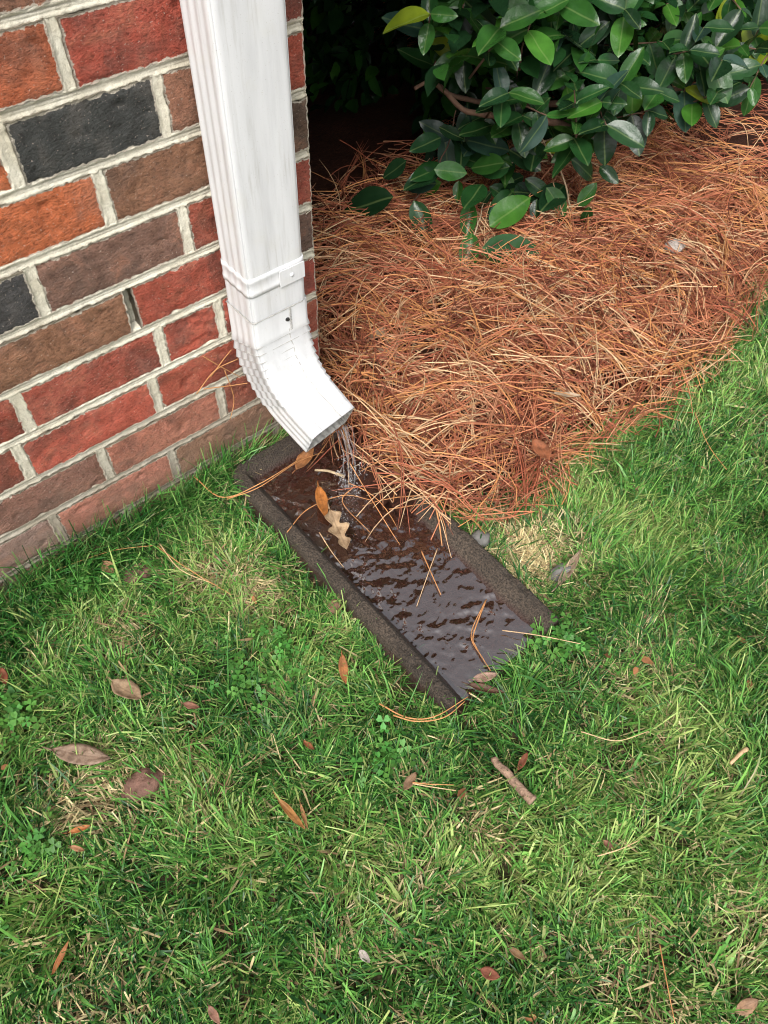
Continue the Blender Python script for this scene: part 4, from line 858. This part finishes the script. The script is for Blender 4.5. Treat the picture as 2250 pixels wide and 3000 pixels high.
def put_leaf(base, d, length, nrm, tone):
    global nleaf
    o = bpy.data.objects.new('leaf', LV[nleaf % len(LV)]); COL.objects.link(o); nleaf += 1
    o.parent = shrub
    o.matrix_local = Matrix.Translation(Vector(base - SH)) @ frame_to(d, nrm) @ Matrix.Scale(length, 4)
    j = random.uniform(.75, 1.3); o.color = (tone[0] * j, tone[1] * j * random.uniform(.95, 1.05), tone[2] * j, 1)
CAMP = np.array([-.592, -.821, 1.038])
lr = np.random.default_rng(23)
for bse, tip, t in HERO:
    bse, tip = np.array(bse), np.array(tip); d = tip - bse; cdir = CAMP - bse; cdir /= np.linalg.norm(cdir)
    put_leaf(bse, d, np.linalg.norm(d) * 1.28, np.array([0, 0, .55]) + 1.0 * cdir + lr.normal(0, .25, 3), TONE[t])
stems = []
for si, p0 in enumerate(SPRIG):
    p0 = np.array(p0); outd = np.array([-.35, -.75, .45]) + lr.normal(0, .45, 3); outd /= np.linalg.norm(outd)
    Ls = lr.uniform(.05, .09); root = p0 - outd * Ls
    stems.append(tube(np.array([root - outd * .05 + lr.normal(0, .006, 3), root, p0]), np.array([.0022, .0018, .0012]), 6))
    nl = 6 if nleaf < 280 else 4
    sidev = np.cross(outd, [0, 0, 1]); sidev /= np.linalg.norm(sidev)
    for j in range(nl):
        if nleaf >= 300: break
        f = 1 - (j // 2) * .42; b0 = root + outd * Ls * f; ph = j * PI + (j // 2) * 1.45 + lr.normal(0, .35)
        upv = np.cross(sidev, outd); rad_ = math.cos(ph) * sidev + math.sin(ph) * upv
        d = rad_ * lr.uniform(.75, 1.0) + outd * lr.uniform(.25, .75) + np.array([0, 0, -.25]); d /= np.linalg.norm(d)
        cdir = CAMP - b0; cdir /= np.linalg.norm(cdir); nrm = np.array([0, 0, .75]) + .45 * cdir + .25 * outd + lr.normal(0, .3, 3)
        put_leaf(b0, d, lr.choice([lr.uniform(.040, .06), lr.uniform(.06, .09)], p=[.3, .7]), nrm, TONE[int(lr.choice([0, 2, 2, 3, 3, 4, 1, 5], p=[.18, .22, .18, .16, .10, .07, .07, .02]))])
V, F = merge(stems); add('twigs', np_mesh_t('twigs', V - SH, F), M['bark'], shrub)['kind'] = 'stuff'
for bi, bp in enumerate(BRANCH):
    n = 26; P_ = spline(bp, n); P_ += .004 * np.stack([fbm(np.arange(n) * .5, np.full(n, c + bi * 3.), 181, 2) - .5 for c in range(3)], 1)
    r0 = .0075 if bi < 2 else (.0055 if bi == 2 else .0022)
    V, F = tube(P_, np.linspace(r0, r0 * .45, n) * (1 + .25 * (fbm(np.arange(n) * 1.3, np.full(n, bi), 185, 2) - .5)), 8)
    add('branch', np_mesh_t('branch', V - SH, F), M['bark'] if bi < 3 or bi == 9 else M['paletwig'], shrub)
for tx, ty_, ex, ey, ez in ((1.15, .72, .60, .28, .36), (1.15, .72, 1.25, .22, .36), (1.2, .75, 1.7, .25, .45), (1.1, .75, .9, .5, .8), (1.2, .75, 1.5, .8, .85), (1.1, .75, .55, .65, .8), (1.15, .72, .95, .25, .5)):
    P_ = spline([(tx, ty_, .02), (tx + (ex - tx) * .3, ty_ + (ey - ty_) * .3, .18), (tx + (ex - tx) * .65, ty_ + (ey - ty_) * .65, ez * .75), (ex, ey, ez)], 20)
    V, F = tube(P_, np.linspace(.013, .004, 20), 8); add('stem', np_mesh_t('stem', V - SH, F), M['bark'], shrub)
# the mass of leaves above, behind and to the sides
nl = 36000
Q = np.stack([lr.uniform(.03, 2.4, nl * 3), lr.uniform(.08, 1.55, nl * 3), lr.uniform(.03, 1.5, nl * 3)], 1)
qx, qy, qz = Q.T
top = 1.20 - .9 * np.clip(.30 - qy, 0, 1) ** 1.5 - .35 * np.clip(.35 - qx, 0, 1) + .10 * (fbm(qx * 5, qy * 5, 191, 2) - .5)
skirt = .60 - 2.0 * (qy + .11 * np.clip(qx - .60, 0, 1.3)) + .10 * (vn(qx * 9, qy * 9, 193) - .5)     # front face, hanging down to the straw
low = .045 + .07 * vn(qx * 8, qy * 8, 195) + .10 * np.clip(.42 - qy, 0, .4)
cave = ((qx < .44 + .93 * qy) & (qz < .46) & (qy < .36)) | (qx < .24 + .93 * qy) & (qz < .72 - .45 * qy) & (qy < .70)                                       # leafless gap beside the house corner
keep = (qz < top) & (qz > skirt) & (qz > low) & ~cave & ~((qy < .30) & (qz < .40) & (qx < .75))
Q = Q[keep][:nl]; nl = len(Q)
bv, bf = leaf_arrays(5, 3, .5, .35, .3, .1)
d = (Q - np.array([1.2, 1.0, .35])); d /= np.linalg.norm(d, axis=1)[:, None]; d = d + lr.normal(0, .6, (nl, 3)); d /= np.linalg.norm(d, axis=1)[:, None]
up_ = np.array([0, 0, 1.]) + lr.normal(0, .45, (nl, 3)); yv = np.cross(up_, d); yv /= np.linalg.norm(yv, axis=1)[:, None]; zv = np.cross(d, yv)
sc_ = lr.uniform(.05, .078, nl)[:, None, None]
V = Q[:, None] + sc_ * (bv[None, :, 0:1] * d[:, None] + bv[None, :, 1:2] * yv[:, None] + bv[None, :, 2:3] * zv[:, None])
C = np.array(TONE)[lr.choice([0, 2, 3, 4], nl, p=[.35, .35, .22, .08])] * lr.uniform(.7, 1.3, nl)[:, None]
F = (np.arange(nl)[:, None, None] * len(bv) + bf[None]).reshape(-1, 4)
fo = add('foliage', np_mesh('foliage', V.reshape(-1, 3) - SH, F, True, np.repeat(C[:, None], len(bv), 1).reshape(-1, 3)), M['leafmass'], shrub); fo['kind'] = 'stuff'

# ------------------------------------------------------------------ fallen leaves, twigs, stones, loose needles
def dry_leaf(width, curl, bend, lobes=0, seed=0, n_l=12, n_w=7, thick=.012):
    t = np.linspace(0, 1, n_l); v = np.linspace(-1, 1, n_w); Tt, Vv = np.meshgrid(t, v, indexing='ij'); r = np.random.default_rng(seed)
    prof = np.sin(PI * Tt ** .9) ** .8
    if lobes: prof = prof * (.62 + .36 * np.cos(Tt * 2 * PI * lobes + 2.6 + np.sign(Vv) * .25)) + .10
    prof[0] = .05; prof[-1] = .02
    hw = width * .5 * prof * (1 + .12 * (fbm(Tt * 6 + seed, Vv * 2 + seed, 201, 2) - .5))
    al = Vv * curl
    Yl = hw * np.sin(al) / max(abs(curl), .05) if abs(curl) > .05 else hw * Vv
    Zl = hw * (1 - np.cos(al)) / max(abs(curl), .05) + bend * (Tt - .5) ** 2 + .11 * (fbm(Tt * 5 + seed, Vv * 2.2 + seed * 2, 205, 3) - .5) + .015 * np.abs(np.sin(Tt * 18)) * np.abs(Vv)
    V = np.stack([Tt - .5, Yl, Zl], -1).reshape(-1, 3); F = grid_faces(n_l, n_w)
    V2 = V.copy(); V2[:, 2] -= thick; nv = len(V)
    idx = np.arange(nv).reshape(n_l, n_w); lp = np.concatenate([idx[:, 0], idx[-1, 1:], idx[-2::-1, -1], idx[0, -2:0:-1]]); m_ = len(lp); a = np.arange(m_)
    S = np.stack([lp[(a + 1) % m_], lp[a], lp[a] + nv, lp[(a + 1) % m_] + nv], 1)
    return np.concatenate([V, V2]), np.concatenate([F, F[:, ::-1] + nv, S])
lseed = 0
def place_leaf(name, ends, label, cat, color, width=.35, curl=.6, bend=.25, lobes=0, tilt=0.0, dz=0.0, group=None):
    global lseed
    lseed += 1
    a, b = np.array(ends[0]), np.array(ends[1]); d = b - a; L = np.linalg.norm(d)
    V, F = dry_leaf(width, curl, bend, lobes, lseed, 30 if lobes else 12)
    # stalk
    sv, sf = tube(np.array([(-.5, 0, bend * .25), (-.6, .01, bend * .3), (-.68, .03, bend * .3 - .02)]), np.array([.018, .014, .012]), 5)
    V, F = merge([(V, F), (sv, sf)])
    o = add(name, np_mesh_t(name, V * L, F), M['dry'], None, tuple((a + b) / 2 + np.array([0, 0, dz])), (tilt, random.uniform(-.1, .1), math.atan2(d[1], d[0])), color)
    return tag(o, label, cat, group)
TAN, OR, RB, BR, GT = (.42, .30, .19), (.46, .20, .065), (.26, .085, .045), (.25, .13, .07), (.36, .26, .19)
G1 = 'fallen leaves on the lawn'
for key, nm, lab, colr, kw in (
 ('tan_oval', 'dry_leaf', 'broad pale tan oval leaf lying in the grass left of the block', TAN, dict(width=.62, curl=.5)),
 ('orange_narrow', 'dry_leaf', 'upright narrow orange brown leaf in grass just left of the block front', (.44, .19, .075), dict(width=.34, curl=.8)),
 ('curlA', 'dry_leaf', 'long curled ochre leaf in the middle of the lawn', (.45, .23, .075), dict(width=.24, curl=1.3, bend=.4)),
 ('curlB', 'dry_leaf', 'thin ochre leaf sliver beside the long curled leaf', (.42, .22, .09), dict(width=.2, curl=1.2)),
 ('redbrown', 'dry_leaf', 'small squarish red brown leaf near the bottom edge of the photo', (.28, .10, .06), dict(width=.6, curl=.4)),
 ('redleaf', 'dry_leaf', 'small rust red leaf standing beside the bark twig', RB, dict(width=.36, curl=.9)),
 ('brown885', 'dry_leaf', 'dull brown leaf with a needle bundle at its tip', (.27, .17, .10), dict(width=.45, curl=.7)),
 ('orangeV', 'dry_leaf', 'slim rust orange leaf near the lower left corner', (.40, .16, .06), dict(width=.2, curl=.8)),
 ('bottom', 'dry_leaf', 'pinkish brown leaf cut by the bottom edge of the photo', (.32, .17, .12), dict(width=.45, curl=.8)),
 ('flatgrey', 'dry_leaf', 'wide flat greyish tan leaf on the bare patch at left', GT, dict(width=.36, curl=.2, bend=.05)),
 ('or165', 'dry_leaf', 'bright orange leaf at the left below the dead grass patch', (.46, .17, .05), dict(width=.3, curl=.8)),
 ('or165b', 'dry_leaf', 'little tan orange leaf just below the bright orange leaf', (.42, .21, .11), dict(width=.36, curl=.5)),
 ('b1118', 'dry_leaf', 'dark brown pointed leaf above the squarish red brown leaf', (.22, .13, .06), dict(width=.42, curl=.9)),
 ('grey785', 'dry_leaf', 'pale grey leaf scrap in the lower middle of the lawn', (.42, .38, .34), dict(width=.55, curl=.6)),
 ('red410', 'dry_leaf', 'reddish leaf scrap right of the broad tan leaf', (.30, .15, .10), dict(width=.5, curl=.5)),
 ('br', 'dry_leaf', 'faded brown leaf in the bottom right corner', (.33, .20, .12), dict(width=.5, curl=.5)),
 ('b1310', 'dry_leaf', 'crumpled reddish brown leaf in the right half of the lawn', (.27, .13, .08), dict(width=.7, curl=1.1)),
 ('left0', 'dry_leaf', 'rust leaf cut by the left edge of the photo', RB, dict(width=.45)),
 ('r235', 'dry_leaf', 'round tan leaf near the foot of the wall', (.42, .24, .13), dict(width=.75, curl=.5)),
 ('b205', 'dry_leaf', 'dark brown leaf tucked under grass at the wall foot', (.16, .085, .055), dict(width=.45)),
 ('b670', 'dry_leaf', 'tiny rust leaf below the front left corner of the block', (.33, .12, .05), dict(width=.45)),
 ('dead', 'dry_leaf', 'long grey brown dead leaf right of the splash block', (.36, .27, .19), dict(width=.22, curl=.9))):
    place_leaf(nm, LIT[key], lab, 'leaf', colr, group=G1, dz=random.uniform(-.006, .0), tilt=random.uniform(-.35, .35), **kw)
G2 = 'leaves on the pine straw'
for key, lab, colr, kw in (('tan', 'tan leaf on the pine straw right of the elbow', TAN, dict(width=.5)), ('orange', 'small orange leaf below the tan leaf on the pine straw', (.52, .24, .06), dict(width=.45)),
 ('red', 'reddish brown leaf at the lower right edge of the pine straw', (.34, .12, .055), dict(width=.6, curl=.4)), ('vert', 'narrow golden leaf on the straw above the trough', (.48, .26, .09), dict(width=.25)),
 ('pale', 'brown leaf half buried in straw above the tan leaf', (.32, .22, .14), dict(width=.5)), ('cream', 'pale cream curled leaf on the straw near the lawn', (.55, .42, .29), dict(width=.3, curl=1.2))):
    place_leaf('dry_leaf', SLIT[key], lab, 'leaf', colr, group=G2, dz=.012, **kw)
G3 = 'leaves caught in the splash block'
for key, lab, colr, kw in (('orange', 'wet orange leaf floating in the trough', (.45, .17, .04), dict(width=.36, curl=.8, bend=.3)), ('crump', 'crumpled pale tan lobed leaf in the trough below the orange leaf', (.50, .36, .22), dict(width=.55, curl=1.2, lobes=3, bend=.3)),
 ('behind', 'orange brown leaf on the block right under the outlet', (.40, .18, .07), dict(width=.45, curl=.6)), ('litter', 'soaked pinkish leaf at the open front end of the block', (.40, .26, .20), dict(width=.4, curl=.5)), ('crump2', 'dark curled leaf at the front lip of the block', (.14, .07, .045), dict(width=.3, curl=1.2))):
    place_leaf('dry_leaf', BLIT[key], lab, 'leaf', colr, group=G3, **kw)
def blob(rx, ry, rz, seed, rough=.25, n=18):
    th = np.arange(n) * 2 * PI / n; ph = np.linspace(-PI / 2, PI / 2, 11); A2, B2 = np.meshgrid(th, ph, indexing='ij')
    d = np.stack([np.cos(A2) * np.cos(B2), np.sin(A2) * np.cos(B2), np.sin(B2)], -1)
    k = 1 + rough * ((fbm(d[..., 0] * 2.2 + seed, d[..., 1] * 2.2 + d[..., 2] * 1.7 + seed, 211, 3) - .5) * 2)
    return (d * k[..., None] * np.array([rx, ry, rz])).reshape(-1, 3), grid_faces(n, 11, True)
for nm, loc, dim, mat, lab, cat in (
 ('stone', (.006, -.408, .022), (.018, .015, .012), 'stone', 'small grey stone beside the right rim of the block', 'stone'),
 ('mud_lump', (-.606, -.401, .012), (.028, .020, .016), 'mud', 'rounded reddish mud lump on the bare patch at left', 'stone'),
 ('stone', (-.251, -.353, .014), (.014, .012, .012), 'brownstone', 'brown stone against the left outer side of the block', 'stone'),
 ('stone', (-.449, -.108, .010), (.024, .016, .010), 'mud', 'flat pinkish stone in the grass near the wall foot', 'stone'),
 ('stone', (.062, -.535, .022), (.020, .013, .012), 'stone', 'pale grey stone at the edge of the dead grass tuft', 'stone'),
 ('bark_chip', (.791, -.176, .112), (.024, .018, .013), 'pale', 'whitish lump of bark lying on the pine straw at right', 'bark')):
    V, F = blob(*dim, hash(lab) % 7 * 3.1 if False else len(lab) * 1.7, .3)
    tag(add(nm, np_mesh(nm, V, F), M[mat], None, loc, (0, 0, len(lab))), lab, cat)
# bark twig in the lawn
a, b = np.array(LIT['twig'][0]), np.array(LIT['twig'][1]); n = 22
P_ = a + (b - a) * np.linspace(0, 1, n)[:, None]; mid = (a + b) / 2
P_[:, :2] += .0035 * np.stack([fbm(np.arange(n) * .35, np.full(n, 3.), 221, 2) - .5, fbm(np.arange(n) * .35, np.full(n, 8.), 221, 2) - .5], 1)
V1, F1 = tube(P_ - mid, .0062 * (1 + .35 * (fbm(np.arange(n) * .9, np.zeros(n), 225, 2) - .5)) * np.linspace(.75, 1.1, n), 10)
V1 += .0012 * (np.stack([fbm(V1[:, 0] * 300, V1[:, 1] * 300 + V1[:, 2] * 200, 227 + c, 2) for c in range(3)], 1) - .5)
tw = add('twig', np_mesh_t('twig', V1, F1), M['twigbark'], None, mid); tag(tw, 'short thick broken twig with peeling grey brown bark on the lawn', 'twig')
a, b = np.array(LIT['stick'][0]), np.array(LIT['stick'][1]); mid = (a + b) / 2
V1, F1 = tube(spline([a - mid, (b - a) * .1 + np.array([.002, .001, .002]), b - mid], 10), np.linspace(.0022, .0034, 10), 7)
tag(add('straw_stalk', np_mesh_t('straw_stalk', V1, F1), M['needlepale'], None, mid), 'cream coloured stub of stalk in the grass at far right', 'stalk')
a, b = np.array(BLIT['twg'][0]), np.array(BLIT['twg'][1]); mid = (a + b) / 2
V1, F1 = tube(spline([a - mid, np.array([0, .002, .004]), b - mid], 10), np.linspace(.002, .0026, 10), 7)
tag(add('twig', np_mesh_t('twig', V1, F1), M['paletwig'], None, mid), 'thin tan twig lying in the trough behind the falling water', 'twig')
NL = dict(xA='orange pine needle crossing another in the middle of the trough', xB='paler pine needle under the crossing orange needle in the trough', vee='sharply bent red pine needle at the front right of the trough', vee2='thin needle lying along the sharply bent one',
 longn='straight pale needle reaching from the trough into the right hand grass', hang='stout needle hanging from the straw over the right rim', hang2='pale forked needle hanging over the right rim into the water',
 fc1='curved orange needle lying across the grass at the block front left corner', fc2='second curved needle just below the first at the front left corner', wallA='long needle lying along the foot of the brick wall', wallB='bent orange needle on the grass between wall and block', wallC='pale needle beside the bent orange one between wall and block',
 rimA='long orange needle crossing the back left corner of the block', rimB='darker needle crossing the block rim toward the outlet', over='fine needle arching over the left rim below the outlet', spl='fine dark needle in the water by the straw edge', spl2='short pale needle beside the crumpled leaf in the trough',
 g1='upper needle of the bundle beside the dull brown leaf', g2='lower needle of the bundle beside the dull brown leaf', g3='curved straw coloured needle in the grass right of the block front', g4='long straight needle at the lower right of the lawn', g5='pinkish needle reaching from the straw into the right hand lawn', g6='short pale needle in the lower right grass', g7='needle leaning on the wall foot behind the grass', w1='long needle leaning on the bricks left of the elbow', w2='crossing needle against the bricks left of the elbow', w3='short reddish needle lodged on the wall beside the elbow', w4='nearly level pale needle touching the wall and the elbow', w5='needle hanging down the lowest bricks left of the elbow')
for i, (k, pts_) in enumerate(NEED.items()):
    P_ = spline(pts_, 18); mid = P_[len(P_) // 2].copy()
    r0 = .0017 if k == 'hang' else (.0012 if k in ('rimA', 'fc1', 'fc2', 'vee', 'xA') else .0009)
    V1, F1 = tube(P_ - mid, np.linspace(r0, r0 * .6, 18), 6)
    tag(add('pine_needle', np_mesh_t('pine_needle', V1, F1), M['needlepale'] if k in ('xB', 'longn', 'hang2', 'wallC', 'spl2', 'g3', 'g6', 'g1') else M['needle'], None, mid), NL[k], 'pine needle', 'loose pine needles')
# clover and small weeds
def clover(loc, rad, n, seed, label, size=.0082):
    r = np.random.default_rng(seed); Vs, Cs, Fs, k = [], [], [], 0
    for i in range(n):
        q = r.normal(0, rad * .55, 2); cz = .034 + r.uniform(-.008, .010); hd = r.uniform(0, 2 * PI); til = r.normal(0, .35, 2); col = np.array([.075, .25, .045]) * r.uniform(.6, 1.5) * np.array([r.uniform(.9, 1.4), 1, 1])
        s_ = size * r.uniform(.7, 1.25)
        for l in range(3):
            a0 = hd + l * 2.094; pts_ = []
            for u_, w_ in ((0, 0), (.55, -.42), (.98, -.34), (.9, 0), (.98, .34), (.55, .42)):
                dx = u_ * math.cos(a0) - w_ * math.sin(a0); dy = u_ * math.sin(a0) + w_ * math.cos(a0)
                pts_.append((q[0] + dx * s_, q[1] + dy * s_, cz + s_ * (dx * til[0] + dy * til[1] + .12 * abs(w_))))
            Vs += pts_; Cs += [col] * 6; Fs += [(k, k + 1, k + 2, k + 3), (k, k + 3, k + 4, k + 5)]; k += 6
        st_ = [(q[0] - .0006, q[1], cz), (q[0] + .0006, q[1], cz), (q[0] * .7 + .0006, q[1] * .7, 0), (q[0] * .7 - .0006, q[1] * .7, 0)]
        Vs += st_; Cs += [np.array([.06, .12, .03])] * 4; Fs.append((k, k + 1, k + 2, k + 3)); k += 4
    o = add('clover', np_mesh('clover', np.array(Vs), np.array(Fs), False, np.array(Cs)), M['clover'], None, (loc[0], loc[1], float(ground_z(*loc)))); tag(o, label, 'clover', 'clover patches in the lawn')
for i, (x, y, r, n, lab) in enumerate(((-.358, -.358, .045, 46, 'bright green clover patch left of the middle of the block'), (-.524, -.073, .038, 40, 'clover patch growing at the foot of the brick wall'), (-.691, -.212, .04, 38, 'clover patch at the left edge of the photo'), (-.425, -.372, .04, 30, 'sparse clover just left of the bright clover patch'),
 (-.341, -.575, .03, 26, 'dark clover tuft below the front left corner of the block'), (-.030, -.618, .038, 40, 'clover growing against the front right corner of the block'), (-.746, -.389, .03, 20, 'small clover tuft below the bare patch at far left'))):
    clover((x, y), r, n, 300 + i, lab)
